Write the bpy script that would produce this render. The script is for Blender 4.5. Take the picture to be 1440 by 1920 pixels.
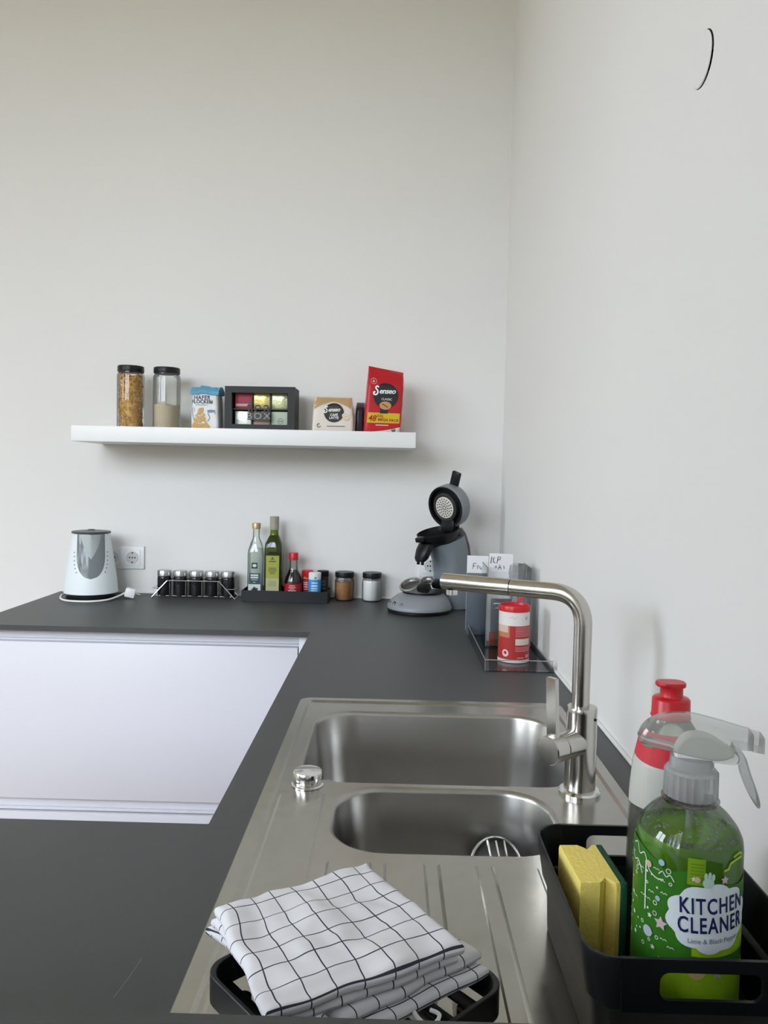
import bpy, bmesh, math, random
from mathutils import Vector, Matrix, noise
random.seed(7)
scene = bpy.context.scene
for o in list(bpy.data.objects):
    bpy.data.objects.remove(o)
COL = scene.collection
PI = math.pi
cos, sin = math.cos, math.sin

# ------------------------------------------------------------------ camera
F_PX, YAW, PITCH, ROLL = 1436.3, -0.0113, -0.0479, 0.0218
cam_d = bpy.data.cameras.new('camera')
cam = bpy.data.objects.new('camera', cam_d)
COL.objects.link(cam)
cam_d.sensor_fit = 'VERTICAL'
cam_d.sensor_height = 36.0
cam_d.lens = 36.0 * F_PX / 1920.0
cam_d.clip_start = 0.02
fw = Vector((sin(YAW) * cos(PITCH), cos(YAW) * cos(PITCH), sin(PITCH)))
rt = Vector((cos(YAW), -sin(YAW), 0))
up = rt.cross(fw)
r2 = rt * cos(ROLL) + up * sin(ROLL)
u2 = -rt * sin(ROLL) + up * cos(ROLL)
cam.matrix_world = Matrix(((r2.x, u2.x, -fw.x, -0.3802), (r2.y, u2.y, -fw.y, -2.696),
                           (r2.z, u2.z, -fw.z, 1.3372), (0, 0, 0, 1)))
scene.camera = cam

# ------------------------------------------------------------------ world, daylight, exposure
world = bpy.data.worlds.new('daylight')
scene.world = world
world.use_nodes = True
bg = world.node_tree.nodes['Background']
bg.inputs[0].default_value = (0.895, 0.95, 1.10, 1)      # even overcast sky
bg.inputs[1].default_value = SKY = 16.0
WIN = [(-2.95, -2.02, 0.85, 3.00), (-1.93, -1.00, 0.85, 3.00)]   # x0, x1, z0, z1 of the two windows in the wall behind the camera
WIN_ADDED = (-2.95, -1.75, 0.85, 3.00)                     # y0, y1, z0, z1 of a left window added to brighten the right wall
ROOM_Y, ROOM_X, ZC = -3.2, -3.4, 3.4
for x0, x1, z0, z1 in WIN:                             # portals: they only guide the sampling of the sky through the openings
    d = bpy.data.lights.new('window_portal', 'AREA')
    d.shape, d.size, d.size_y = 'RECTANGLE', x1 - x0, z1 - z0
    d.cycles.is_portal = True
    o = bpy.data.objects.new('window_portal', d)
    o.location, o.rotation_euler = ((x0 + x1) / 2, ROOM_Y - 0.16, (z0 + z1) / 2), (PI / 2, 0, 0)
    COL.objects.link(o)
    if x1 == WIN[-1][1]:                               # portal for the added window on the left
        o = o.copy()
        o.data = d.copy()
        o.data.size = WIN_ADDED[1] - WIN_ADDED[0]
        o.location, o.rotation_euler = (ROOM_X - 0.16, (WIN_ADDED[0] + WIN_ADDED[1]) / 2, (z0 + z1) / 2), (PI / 2, 0, -PI / 2)
        COL.objects.link(o)
scene.view_settings.view_transform = 'Standard'
scene.view_settings.look = 'None'
scene.view_settings.exposure = 0.0
scene.view_settings.gamma = 1.0
scene.view_settings.use_curve_mapping = False
scene.cycles.max_bounces = 8
scene.cycles.diffuse_bounces = 4
scene.cycles.glossy_bounces = 3
scene.cycles.transparent_max_bounces = 16
scene.cycles.adaptive_threshold = 0.02

# ------------------------------------------------------------------ materials
MATS = {}
def mat(name, color=(0.8, 0.8, 0.8), rough=0.5, metal=0.0, trans=0.0, ior=1.45, spec=0.5, coat=0.0, sss=0.0, bump=None, vary=None, alpha=1.0):
    """principled; bump=(scale,strength); vary=(scale,amount) noise on the base colour"""
    if name in MATS:
        return MATS[name]
    m = bpy.data.materials.new(name)
    m.use_nodes = True
    nt = m.node_tree
    b = nt.nodes['Principled BSDF']
    b.inputs['Base Color'].default_value = (*color, 1)
    b.inputs['Roughness'].default_value = rough
    b.inputs['Metallic'].default_value = metal
    b.inputs['Transmission Weight'].default_value = trans
    b.inputs['IOR'].default_value = ior
    b.inputs['Specular IOR Level'].default_value = spec
    b.inputs['Coat Weight'].default_value = coat
    b.inputs['Alpha'].default_value = alpha
    if sss:
        b.inputs['Subsurface Weight'].default_value = sss
        b.inputs['Subsurface Radius'].default_value = (0.01, 0.01, 0.01)
        b.inputs['Subsurface Scale'].default_value = 0.5
    tc = nt.nodes.new('ShaderNodeTexCoord')
    if bump:
        n = nt.nodes.new('ShaderNodeTexNoise')
        n.inputs['Scale'].default_value = bump[0]
        n.inputs['Detail'].default_value = 4
        nt.links.new(tc.outputs['Object'], n.inputs['Vector'])
        bp = nt.nodes.new('ShaderNodeBump')
        bp.inputs['Strength'].default_value = bump[1]
        bp.inputs['Distance'].default_value = 0.002
        nt.links.new(n.outputs['Fac'], bp.inputs['Height'])
        nt.links.new(bp.outputs['Normal'], b.inputs['Normal'])
    if vary:
        n = nt.nodes.new('ShaderNodeTexNoise')
        n.inputs['Scale'].default_value = vary[0]
        n.inputs['Detail'].default_value = 6
        nt.links.new(tc.outputs['Object'], n.inputs['Vector'])
        mx = nt.nodes.new('ShaderNodeMix')
        mx.data_type = 'RGBA'
        a = vary[1]
        mx.inputs[6].default_value = (*[c * (1 - a) for c in color], 1)
        mx.inputs[7].default_value = (*[min(1, c * (1 + a)) for c in color], 1)
        nt.links.new(n.outputs['Fac'], mx.inputs[0])
        nt.links.new(mx.outputs[2], b.inputs['Base Color'])
    MATS[name] = m
    return m

def thin_clear(name, tint=(0.95, 0.97, 0.96), gloss=0.12, rough=0.03, milk=0.0, milk_col=(0.9, 0.9, 0.9)):
    """thin-walled clear plastic or glass: tinted transparency, fresnel gloss, optional milky body"""
    if name in MATS:
        return MATS[name]
    m = bpy.data.materials.new(name)
    m.use_nodes = True
    nt = m.node_tree
    nt.nodes.clear()
    out = nt.nodes.new('ShaderNodeOutputMaterial')
    tr = nt.nodes.new('ShaderNodeBsdfTransparent')
    tr.inputs[0].default_value = (*tint, 1)
    gl = nt.nodes.new('ShaderNodeBsdfGlossy')
    gl.inputs['Roughness'].default_value = rough
    lw = nt.nodes.new('ShaderNodeLayerWeight')
    lw.inputs[0].default_value = gloss + 0.2
    mul = nt.nodes.new('ShaderNodeMath')
    mul.operation = 'MULTIPLY_ADD'
    mul.inputs[1].default_value = 0.8
    mul.inputs[2].default_value = gloss * 0.3
    nt.links.new(lw.outputs['Fresnel'], mul.inputs[0])
    base = tr
    if milk:
        df = nt.nodes.new('ShaderNodeBsdfDiffuse')
        df.inputs[0].default_value = (*milk_col, 1)
        tl = nt.nodes.new('ShaderNodeBsdfTranslucent')
        tl.inputs[0].default_value = (*milk_col, 1)
        ms0 = nt.nodes.new('ShaderNodeMixShader')
        ms0.inputs[0].default_value = 0.4
        nt.links.new(df.outputs[0], ms0.inputs[1])
        nt.links.new(tl.outputs[0], ms0.inputs[2])
        ms = nt.nodes.new('ShaderNodeMixShader')
        ms.inputs[0].default_value = milk
        nt.links.new(tr.outputs[0], ms.inputs[1])
        nt.links.new(ms0.outputs[0], ms.inputs[2])
        base = ms
    mx = nt.nodes.new('ShaderNodeMixShader')
    nt.links.new(mul.outputs[0], mx.inputs[0])
    nt.links.new(base.outputs[0], mx.inputs[1])
    nt.links.new(gl.outputs[0], mx.inputs[2])
    nt.links.new(mx.outputs[0], out.inputs[0])
    MATS[name] = m
    return m

def steel(name, color, rough, scale=(6, 6, 6), amount=0.12, aniso=0.0, bump=0.0):
    """stained or brushed stainless steel: noise in roughness and tint"""
    m = mat(name, color, rough, 1.0)
    nt = m.node_tree
    b = nt.nodes['Principled BSDF']
    tc = nt.nodes['Texture Coordinate']
    mp = nt.nodes.new('ShaderNodeMapping')
    mp.inputs['Scale'].default_value = scale
    n = nt.nodes.new('ShaderNodeTexNoise')
    n.inputs['Scale'].default_value = 1.0
    n.inputs['Detail'].default_value = 8
    n.inputs['Roughness'].default_value = 0.65
    nt.links.new(tc.outputs['Object'], mp.inputs[0])
    nt.links.new(mp.outputs[0], n.inputs['Vector'])
    r = nt.nodes.new('ShaderNodeMapRange')
    r.inputs[1].default_value, r.inputs[2].default_value = 0.3, 0.7
    r.inputs[3].default_value, r.inputs[4].default_value = rough - amount * 0.5, rough + amount * 0.5
    nt.links.new(n.outputs['Fac'], r.inputs[0])
    nt.links.new(r.outputs[0], b.inputs['Roughness'])
    mx = nt.nodes.new('ShaderNodeMix')
    mx.data_type = 'RGBA'
    mx.inputs[6].default_value = (*[c * (1 - amount) for c in color], 1)
    mx.inputs[7].default_value = (*[min(1, c * (1 + amount)) for c in color], 1)
    r2_ = nt.nodes.new('ShaderNodeMapRange')
    r2_.inputs[1].default_value, r2_.inputs[2].default_value = 0.35, 0.65
    nt.links.new(n.outputs['Fac'], r2_.inputs[0])
    nt.links.new(r2_.outputs[0], mx.inputs[0])
    nt.links.new(mx.outputs[2], b.inputs['Base Color'])
    if bump:
        bp = nt.nodes.new('ShaderNodeBump')
        bp.inputs['Strength'].default_value = bump
        bp.inputs['Distance'].default_value = 0.001
        nt.links.new(n.outputs['Fac'], bp.inputs['Height'])
        nt.links.new(bp.outputs[0], b.inputs['Normal'])
    return m

WALL = mat('wall_paint', (0.82, 0.805, 0.78), 0.9, bump=(60, 0.10), spec=0.2)
CEIL = mat('ceiling_paint', (0.84, 0.80, 0.70), 0.95)
FLOOR = mat('oak_floor', (0.38, 0.24, 0.12), 0.45, vary=(9, 0.25))
WORK = mat('anthracite_worktop', (0.057, 0.059, 0.059), 0.42, bump=(900, 0.10), vary=(5, 0.10))
WHITE_LACQ = mat('white_lacquer', (0.66, 0.655, 0.69), 0.35)
WHITE_PL = mat('white_plastic', (0.82, 0.83, 0.83), 0.35)
SHELF_W = mat('shelf_white', (0.84, 0.84, 0.83), 0.4)
CAULK = mat('white_sealant', (0.82, 0.82, 0.80), 0.5)
BLACK_PL = mat('black_plastic', (0.007, 0.007, 0.008), 0.36, spec=0.35)
BLACK_MATTE = mat('black_matte', (0.012, 0.013, 0.014), 0.55)
DARK_METAL = mat('black_metal', (0.012, 0.012, 0.013), 0.42)
CHROME = mat('chrome', (0.78, 0.77, 0.75), 0.12, 1.0)
BRUSHED = mat('brushed_steel', (0.58, 0.56, 0.52), 0.19, 1.0)
SINK_M = steel('stained_steel', (0.42, 0.405, 0.365), 0.22, (45, 45, 45), 0.04)
BOWL_M = mat('bowl_steel', (0.42, 0.41, 0.39), 0.29, 1.0, vary=(30, .06))
GREY_PL = mat('blue_grey_plastic', (0.20, 0.235, 0.255), 0.35)
GREY_PL2 = mat('dark_grey_plastic', (0.09, 0.10, 0.105), 0.4)
GLASS = thin_clear('clear_glass', (0.95, 0.965, 0.955), 0.08)
ACRYL = thin_clear('acrylic', (0.975, 0.985, 0.985), 0.14)
PAPER = mat('white_paper', (0.82, 0.82, 0.83), 0.7)
INK = mat('dark_ink', (0.03, 0.03, 0.06), 0.6)
WHITE_INK = mat('white_print', (0.86, 0.87, 0.85), 0.5)
NAVY = mat('navy_print', (0.010, 0.012, 0.09), 0.5)
RED = mat('red_plastic', (0.55, 0.012, 0.02), 0.32)
RED_FOIL = mat('red_foil', (0.50, 0.010, 0.018), 0.38, bump=(35, 0.25))
HOLE = mat('dark_hole', (0.004, 0.004, 0.004), 0.9)

# ------------------------------------------------------------------ mesh builder
class MB:
    def __init__(s):
        s.v, s.f, s.uv = [], [], None
    def add(s, vs, fs):
        k = len(s.v)
        s.v += [tuple(v) for v in vs]
        s.f += [tuple(i + k for i in f) for f in fs]
        return s
    def box(s, x0, x1, y0, y1, z0, z1, bev=0.0, seg=2):
        bm = bmesh.new()
        bmesh.ops.create_cube(bm, size=1)
        for v in bm.verts:
            v.co = Vector(((x0 + x1) / 2 + v.co.x * (x1 - x0), (y0 + y1) / 2 + v.co.y * (y1 - y0), (z0 + z1) / 2 + v.co.z * (z1 - z0)))
        if bev:
            bmesh.ops.bevel(bm, geom=bm.edges[:], offset=bev, segments=seg, profile=0.5, affect='EDGES')
        bm.verts.index_update()
        s.add([v.co[:] for v in bm.verts], [[v.index for v in f.verts] for f in bm.faces])
        bm.free()
        return s
    def lathe(s, prof, n=32, c=(0, 0), sx=1.0, sy=1.0, caps=(False, False), twist=None):
        k = len(s.v)
        for r, z in prof:
            for i in range(n):
                a = 2 * PI * i / n
                rr = r * (twist(i, z) if twist else 1)
                s.v.append((c[0] + sx * rr * cos(a), c[1] + sy * rr * sin(a), z))
        for j in range(len(prof) - 1):
            for i in range(n):
                i2 = (i + 1) % n
                s.f.append((k + j * n + i, k + j * n + i2, k + (j + 1) * n + i2, k + (j + 1) * n + i))
        if caps[0]:
            s.f.append(tuple(k + i for i in reversed(range(n))))
        if caps[1]:
            b = k + (len(prof) - 1) * n
            s.f.append(tuple(b + i for i in range(n)))
        return s
    def loft(s, rings, caps=(True, True), close=True):
        n = len(rings[0])
        k = len(s.v)
        for r in rings:
            s.v += [tuple(p) for p in r]
        m = n if close else n - 1
        for j in range(len(rings) - 1):
            for i in range(m):
                i2 = (i + 1) % n
                s.f.append((k + j * n + i, k + j * n + i2, k + (j + 1) * n + i2, k + (j + 1) * n + i))
        if caps[0]:
            s.f.append(tuple(k + i for i in reversed(range(n))))
        if caps[1]:
            b = k + (len(rings) - 1) * n
            s.f.append(tuple(b + i for i in range(n)))
        return s
    def tube(s, pts, r, n=10, cap=True, closed=False):
        pts = [Vector(p) for p in pts]
        rad = r if isinstance(r, (list, tuple)) else [r] * len(pts)
        rings, up_ = [], None
        for i, p in enumerate(pts):
            if closed:
                t = pts[(i + 1) % len(pts)] - pts[i - 1]
            else:
                t = pts[min(i + 1, len(pts) - 1)] - pts[max(i - 1, 0)]
            t.normalize()
            if up_ is None:
                up_ = Vector((0, 0, 1)) if abs(t.z) < 0.9 else Vector((1, 0, 0))
            a = t.cross(up_).normalized()
            b = a.cross(t).normalized()
            up_ = b
            rings.append([p + (a * cos(2 * PI * q / n) + b * sin(2 * PI * q / n)) * rad[i] for q in range(n)])
        if closed:
            rings.append(rings[0])
        return s.loft(rings, (cap and not closed, cap and not closed))
    def xf(s, m, start=0):
        for i in range(start, len(s.v)):
            s.v[i] = tuple(m @ Vector(s.v[i]))
        return s
    def build(s, name, material, parent=None, smooth=35, recalc=True):
        me = bpy.data.meshes.new(name)
        me.from_pydata(s.v, [], s.f)
        if recalc:
            bm = bmesh.new()
            bm.from_mesh(me)
            bmesh.ops.recalc_face_normals(bm, faces=bm.faces)
            bm.to_mesh(me)
            bm.free()
        if s.uv:
            ul = me.uv_layers.new(name='UVMap')
            for l in me.loops:
                ul.data[l.index].uv = s.uv[l.vertex_index]
        me.materials.append(material)
        if smooth:
            me.shade_smooth()
            me.set_sharp_from_angle(angle=math.radians(smooth))
        o = bpy.data.objects.new(name, me)
        COL.objects.link(o)
        if parent:
            o.parent = parent
        return o

def thing(name, label, cat, loc=(0, 0, 0), rz=0, group=None):
    o = bpy.data.objects.new(name, None)
    o.empty_display_size = 0.02
    COL.objects.link(o)
    o.location = loc
    o.rotation_euler = (0, 0, rz)
    return tag(o, label, cat, group)
def tag(o, label, cat, group=None):
    o['label'], o['category'] = label, cat
    if group:
        o['group'] = group
    return o
def struct(o, label=None):
    o['kind'] = 'structure'
    if label:
        o['label'] = label
    return o

def rrect(cx, cy, hx, hy, r, z, n=6):
    pts = []
    for qx, qy, a0 in ((1, 1, 0), (-1, 1, PI / 2), (-1, -1, PI), (1, -1, 1.5 * PI)):
        for i in range(n + 1):
            a = a0 + PI / 2 * i / n
            pts.append((cx + qx * (hx - r) + r * cos(a), cy + qy * (hy - r) + r * sin(a), z))
    return pts
def fillet(pts, r, n=6):
    """round the corners of an open polyline"""
    pts = [Vector(p) for p in pts]
    out = [pts[0]]
    for i in range(1, len(pts) - 1):
        a, b, c = pts[i - 1], pts[i], pts[i + 1]
        d1, d2 = (a - b).normalized(), (c - b).normalized()
        ang = d1.angle(d2)
        t = min(r / math.tan(ang / 2), (a - b).length * 0.49, (c - b).length * 0.49)
        p0, p1 = b + d1 * t, b + d2 * t
        for k in range(n + 1):
            f = k / n
            out.append(p0 * (1 - f) ** 2 + b * 2 * f * (1 - f) + p1 * f * f)
    out.append(pts[-1])
    return out
def curve_fill(loops, z0=0.0, depth=0.0):
    """flat polygon with holes (list of 2D loops) -> verts, faces; optional thickness"""
    cu = bpy.data.curves.new('tmp', 'CURVE')
    cu.dimensions = '2D'
    cu.fill_mode = 'BOTH'
    cu.extrude = depth / 2
    for lp in loops:
        sp = cu.splines.new('POLY')
        sp.points.add(len(lp) - 1)
        for p, q in zip(sp.points, lp):
            p.co = (q[0], q[1], 0, 1)
        sp.use_cyclic_u = True
    return _curve_mesh(cu, z0)
def _curve_mesh(cu, z0=0.0):
    o = bpy.data.objects.new('tmp', cu)
    me = o.to_mesh()
    vs = [(v.co.x, v.co.y, v.co.z + z0) for v in me.vertices]
    fs = [tuple(p.vertices) for p in me.polygons]
    o.to_mesh_clear()
    bpy.data.objects.remove(o)
    bpy.data.curves.remove(cu)
    return vs, fs
# --- flat print: 2D shapes (x right, y up) mapped onto a surface
def text2(s, size, cx=0, cy=0, shear=0.0, bold=0.0, sx=1.0, rot=0.0, spacing=1.0, align='CENTER'):
    cu = bpy.data.curves.new('tmp', 'FONT')
    cu.body, cu.size, cu.shear, cu.offset = s, size, shear, bold
    cu.align_x, cu.align_y = align, 'CENTER'
    cu.space_character = spacing
    cu.resolution_u = 3
    vs, fs = _curve_mesh(cu)
    c, d = cos(rot), sin(rot)
    return [(cx + (x * sx * c - y * d), cy + (x * sx * d + y * c)) for x, y, _ in vs], fs
def rect2(x0, x1, y0, y1, n=1, m=1):
    vs = [(x0 + (x1 - x0) * i / n, y0 + (y1 - y0) * j / m) for j in range(m + 1) for i in range(n + 1)]
    fs = [(j * (n + 1) + i, j * (n + 1) + i + 1, (j + 1) * (n + 1) + i + 1, (j + 1) * (n + 1) + i) for j in range(m) for i in range(n)]
    return vs, fs
def disc2(cx, cy, rx, ry=None, rings=1, n=24, rf=None, a0=0.0):
    ry = ry or rx
    vs, fs = [(cx, cy)], []
    for j in range(1, rings + 1):
        for i in range(n):
            a = 2 * PI * i / n + a0
            k = (rf(2 * PI * i / n) if rf else 1) * j / rings
            vs.append((cx + rx * k * cos(a), cy + ry * k * sin(a)))
    for i in range(n):
        fs.append((0, 1 + i, 1 + (i + 1) % n))
    for j in range(rings - 1):
        for i in range(n):
            a, b = 1 + j * n + i, 1 + j * n + (i + 1) % n
            fs.append((a, a + n, b + n, b))
    return vs, fs
def ribbon2(pts, w, closed=False):
    vs, fs = [], []
    n = len(pts)
    for i, p in enumerate(pts):
        a = pts[(i - 1) % n] if closed or i else p
        b = pts[(i + 1) % n] if closed or i < n - 1 else p
        dx, dy = b[0] - a[0], b[1] - a[1]
        l = math.hypot(dx, dy) or 1
        vs += [(p[0] - dy / l * w / 2, p[1] + dx / l * w / 2), (p[0] + dy / l * w / 2, p[1] - dx / l * w / 2)]
    for i in range(n if closed else n - 1):
        j = (i + 1) % n
        fs.append((2 * i, 2 * i + 1, 2 * j + 1, 2 * j))
    return vs, fs
def ring2(cx, cy, r, w, ry=None, n=18):
    ry = ry or r
    return ribbon2([(cx + r * cos(2 * PI * i / n), cy + ry * sin(2 * PI * i / n)) for i in range(n)], w, True)
def star2(cx, cy, r, k=0.5, n=5, rot=0.3):
    return disc2(cx, cy, r, n=2 * n, rf=lambda a: 1.0 if round(a / (PI / n)) % 2 == 0 else k, a0=rot)
def on_front(y, ox=0, oz=0):
    return lambda p: (ox + p[0], y, oz + p[1])
def on_cyl(r, oz=0, a0=0.0, c=(0, 0), rz=None):
    def f(p):
        rr = rz(oz + p[1]) if rz else r
        a = a0 + p[0] / rr
        return (c[0] + rr * sin(a), c[1] - rr * cos(a), oz + p[1])
    return f
def decal(name, shapes, fmap, material, parent):
    mb = MB()
    for vs, fs in shapes:
        mb.add([fmap(v) for v in vs], fs)
    o = mb.build(name, material, parent, smooth=0, recalc=False)
    if name == 'print_lines':
        o['kind'] = 'stuff'          # lines of print too small to read
    return o

# ================================================================== THE SETTING
def quadbox(name, *b, m=WALL, label=None):
    return struct(MB().box(*b).build(name, m, smooth=0), label)
quadbox('floor', ROOM_X - 0.1, 0.1, ROOM_Y - 0.1, 0.1, -0.1, 0.0, m=FLOOR, label='warm oak floor of the kitchen')
quadbox('ceiling', ROOM_X - 0.1, 0.1, ROOM_Y - 0.1, 0.1, ZC, ZC + 0.1, m=CEIL, label='white ceiling')
quadbox('wall_back', ROOM_X - 0.1, 0.1, 0.0, 0.1, 0.0, ZC, label='plain white plastered wall behind the shelf')
# the right wall has a round hole, so it is a filled outline given a thickness
hy, hz, hr = -1.694, 1.872, 0.0338
vs, fs = curve_fill([[(ROOM_Y - 0.1, 0), (0.0, 0), (0.0, ZC), (ROOM_Y - 0.1, ZC)],
                     [(hy + hr * cos(2 * PI * i / 32), hz + hr * sin(2 * PI * i / 32)) for i in range(32)]], 0, 0.1)
wr = MB().add([(0.05 + z, x, y) for x, y, z in vs], fs).build('wall_right', WALL, smooth=0)
struct(wr, 'plain white plastered wall beside the sink')
fw_ = MB()
xs = [ROOM_X - 0.1] + [v for w_ in WIN for v in w_[:2]] + [0.1]
for i in range(len(xs) - 1):
    if i % 2 == 0:
        fw_.box(xs[i], xs[i + 1], ROOM_Y - 0.1, ROOM_Y, 0, ZC)
    else:
        fw_.box(xs[i], xs[i + 1], ROOM_Y - 0.1, ROOM_Y, 0, WIN[0][2])
        fw_.box(xs[i], xs[i + 1], ROOM_Y - 0.1, ROOM_Y, WIN[0][3], ZC)
struct(fw_.build('wall_front', WALL, smooth=0), 'white wall with two windows behind the camera')
lw_ = MB()
for a, b, c, d in ((ROOM_Y, WIN_ADDED[0], 0, ZC), (WIN_ADDED[1], 0.0, 0, ZC), (WIN_ADDED[0], WIN_ADDED[1], 0, WIN_ADDED[2]), (WIN_ADDED[0], WIN_ADDED[1], WIN_ADDED[3], ZC)):
    lw_.box(ROOM_X - 0.1, ROOM_X, a, b, c, d)
struct(lw_.build('wall_left', WALL, smooth=0), 'white wall at the far left of the room with an unseen window added for light')
def window(name, along_x, a0, a1, z0, z1, d):
    fr = MB()
    t = 0.035
    def b(p, q, r, s):
        if along_x:
            fr.box(p, q, d - t, d + t, r, s, 0.004)
        else:
            fr.box(d - t, d + t, p, q, r, s, 0.004)
    for p, q, r, s in ((a0, a0 + .06, z0, z1), (a1 - .06, a1, z0, z1), (a0 + .06, a1 - .06, z0, z0 + .06), (a0 + .06, a1 - .06, z1 - .06, z1),
                       ((a0 + a1) / 2 - .04, (a0 + a1) / 2 + .04, z0 + .06, z1 - .06)):
        b(p, q, r, s)
    w = struct(fr.build(name, WHITE_LACQ), 'white framed casement window')
    for p, q in ((a0 + .06, (a0 + a1) / 2 - .04), ((a0 + a1) / 2 + .04, a1 - .06)):
        m = MB()
        if along_x:
            m.box(p, q, d - .003, d + .003, z0 + .06, z1 - .06)
        else:
            m.box(d - .003, d + .003, p, q, z0 + .06, z1 - .06)
        m.build('pane', GLASS, w, smooth=0)
for i, w_ in enumerate(WIN):
    window('window_%d' % (i + 1), True, *w_, ROOM_Y - 0.05)
window('window_3', False, *WIN_ADDED, ROOM_X - 0.05)  # unseen, added so more light reaches the right wall
# yard outside the windows
struct(MB().box(-30, ROOM_X - 0.3, -40, 20, -0.7, -0.6).box(ROOM_X - 0.3, 25, -40, ROOM_Y - 0.3, -0.7, -0.6).build('ground', mat('gravel', (0.38, 0.31, 0.19), 0.9, vary=(2, .3)), smooth=0), 'gravel yard outside the windows')
ADDED_HEDGE = mat('added_hedge_leaves', (0.17, 0.155, 0.06), 0.8, bump=(14, 1.0), vary=(9, .5))
def added_hedge(label, x0, x1, y0, y1, h):  # unseen foliage added to block low sky and deepen the shelf's shadow
    mb = MB()
    nx_, ny_ = max(2, int((x1 - x0) / .5)), max(2, int((y1 - y0) / .5))
    rings = []
    for z in [-.6 + (h + .6) * j / 8 for j in range(9)]:
        ring = [(x0 + (x1 - x0) * i / nx_, y0, z) for i in range(nx_)] + [(x1, y0 + (y1 - y0) * i / ny_, z) for i in range(ny_)] + [(x1 - (x1 - x0) * i / nx_, y1, z) for i in range(nx_)] + [(x0, y1 - (y1 - y0) * i / ny_, z) for i in range(ny_)]
        rings.append([(x + .18 * noise.noise((x, y, z * 2)), y + .18 * noise.noise((x, y + 9, z * 2)), zz_ + (.15 * noise.noise((x * 2, y * 2, 5)) if zz_ > h - .1 else 0)) for x, y, zz_ in ring])
    return tag(mb.loft(rings).build('added_hedge', ADDED_HEDGE, smooth=60), label, 'added_hedge')
added_hedge('leafy screen added unseen outside the rear windows to block low sky', -14, 8, -9.2, -8.2, 2.45)
added_hedge('leafy screen added unseen outside the added left window to block low sky', -9.4, -8.4, -8.0, 4, 2.45)

# ------------------------------------------------------------------ worktop (one continuous U) with the sink cut-out
WT, WTH = 0.90, 0.015
out = [(-1.556, -0.001), (-0.001, -0.001), (-0.001, -2.30), (-1.50, -2.30), (-1.50, -1.767), (-0.60, -1.767), (-0.60, -0.60), (-1.556, -0.60)]
SX0, SX1, SY0, SY1 = -0.550, -0.049, -2.215, -1.230
scx, scy, shx, shy = (SX0 + SX1) / 2, (SY0 + SY1) / 2, (SX1 - SX0) / 2, (SY1 - SY0) / 2
vs, fs = curve_fill([out, [p[:2] for p in rrect(scx, scy, shx - 0.012, shy - 0.012, 0.03, 0)]], WT - WTH / 2, WTH)
w = MB().add(vs, fs).build('worktop', WORK, smooth=0)
tag(w, 'thin anthracite worktop running in a U around the kitchen', 'worktop')
bv = w.modifiers.new('edge', 'BEVEL')
bv.width, bv.segments, bv.limit_method = 0.0012, 2, 'ANGLE'
decal('scratch', [ribbon2([(-.596, -2.033), (-.5985, -2.060), (-.6025, -2.084)], .0008)], lambda p: (p[0], p[1], WT + .0003), mat('scratch_grey', (0.16, 0.16, 0.16), 0.6), w)
# sealant joints between worktop and walls
struct(MB().box(-1.557, 0, -0.007, 0.0, WT, WT + 0.006, 0.002).build('trim_1', CAULK), 'white sealant joint along the back wall')
struct(MB().box(-0.007, 0.0, -2.30, -0.007, WT, WT + 0.006, 0.002).build('trim_2', CAULK), 'white sealant joint along the right wall')

# ------------------------------------------------------------------ base cabinets
def drawer_cabinet(label, x0, x1):
    t = thing('base_cabinet', label, 'cabinet', ((x0 + x1) / 2, -0.30, 0))
    h = (x1 - x0) / 2
    MB().box(-h, h, -0.255, 0.29, 0.10, 0.884).build('carcass', WHITE_LACQ, t, smooth=0)
    MB().box(-h, h, -0.22, 0.25, 0.0, 0.10).build('plinth', WHITE_LACQ, t, smooth=0)
    MB().box(-h, h, -0.262, -0.255, 0.858, 0.880).build('grip_channel', WHITE_LACQ, t, smooth=0)
    MB().box(-h + .001, h - .001, -0.280, -0.256, 0.402, 0.850, 0.0015).build('drawer_front', WHITE_LACQ, t)
    g = MB().box(-h, h, -0.262, -0.255, 0.366, 0.400)
    g.box(-h, h, -0.272, -0.262, 0.3665, 0.374, 0.001)
    g.build('grip_channel', WHITE_LACQ, t)
    MB().box(-h + .001, h - .001, -0.280, -0.256, 0.105, 0.363, 0.0015).build('drawer_front', WHITE_LACQ, t)
    return t
drawer_cabinet('white handleless cabinet with wide drawers under the back worktop', -1.555, -0.636)
f = MB().box(-0.634, -0.584, -0.578, -0.56, 0.10, 0.884, 0.001).build('filler_panel', WHITE_LACQ)
tag(f, 'narrow white filler panel in the inner corner of the cabinets', 'panel')
def plain_cabinet(label, x0, x1, y0, y1, front, top=0.884):
    t = thing('base_cabinet', label, 'cabinet', ((x0 + x1) / 2, (y0 + y1) / 2, 0))
    hx, hy_ = (x1 - x0) / 2, (y1 - y0) / 2
    MB().box(-hx, hx, -hy_, hy_, 0.10, top).build('carcass', WHITE_LACQ, t, smooth=0)
    MB().box(-hx + .03, hx - .03, -hy_ + .03, hy_ - .03, 0, 0.10).build('plinth', WHITE_LACQ, t, smooth=0)
    if front == 'x':
        MB().box(-hx - .02, -hx - .001, -hy_ + .002, -.002, 0.11, 0.85, 0.0015).build('door', WHITE_LACQ, t)
        MB().box(-hx - .02, -hx - .001, .002, hy_ - .002, 0.11, 0.85, 0.0015).build('door', WHITE_LACQ, t)
    else:
        MB().box(-hx + .002, hx - .002, hy_ + .001, hy_ + .02, 0.11, 0.85, 0.0015).build('door', WHITE_LACQ, t)
    return t
plain_cabinet('white cabinet under the sink run, doors facing the aisle', -0.56, -0.003, -1.765, -0.582, 'x', 0.70)
plain_cabinet('white cabinet under the near worktop', -1.48, -0.62, -2.27, -1.80, 'y')
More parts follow.
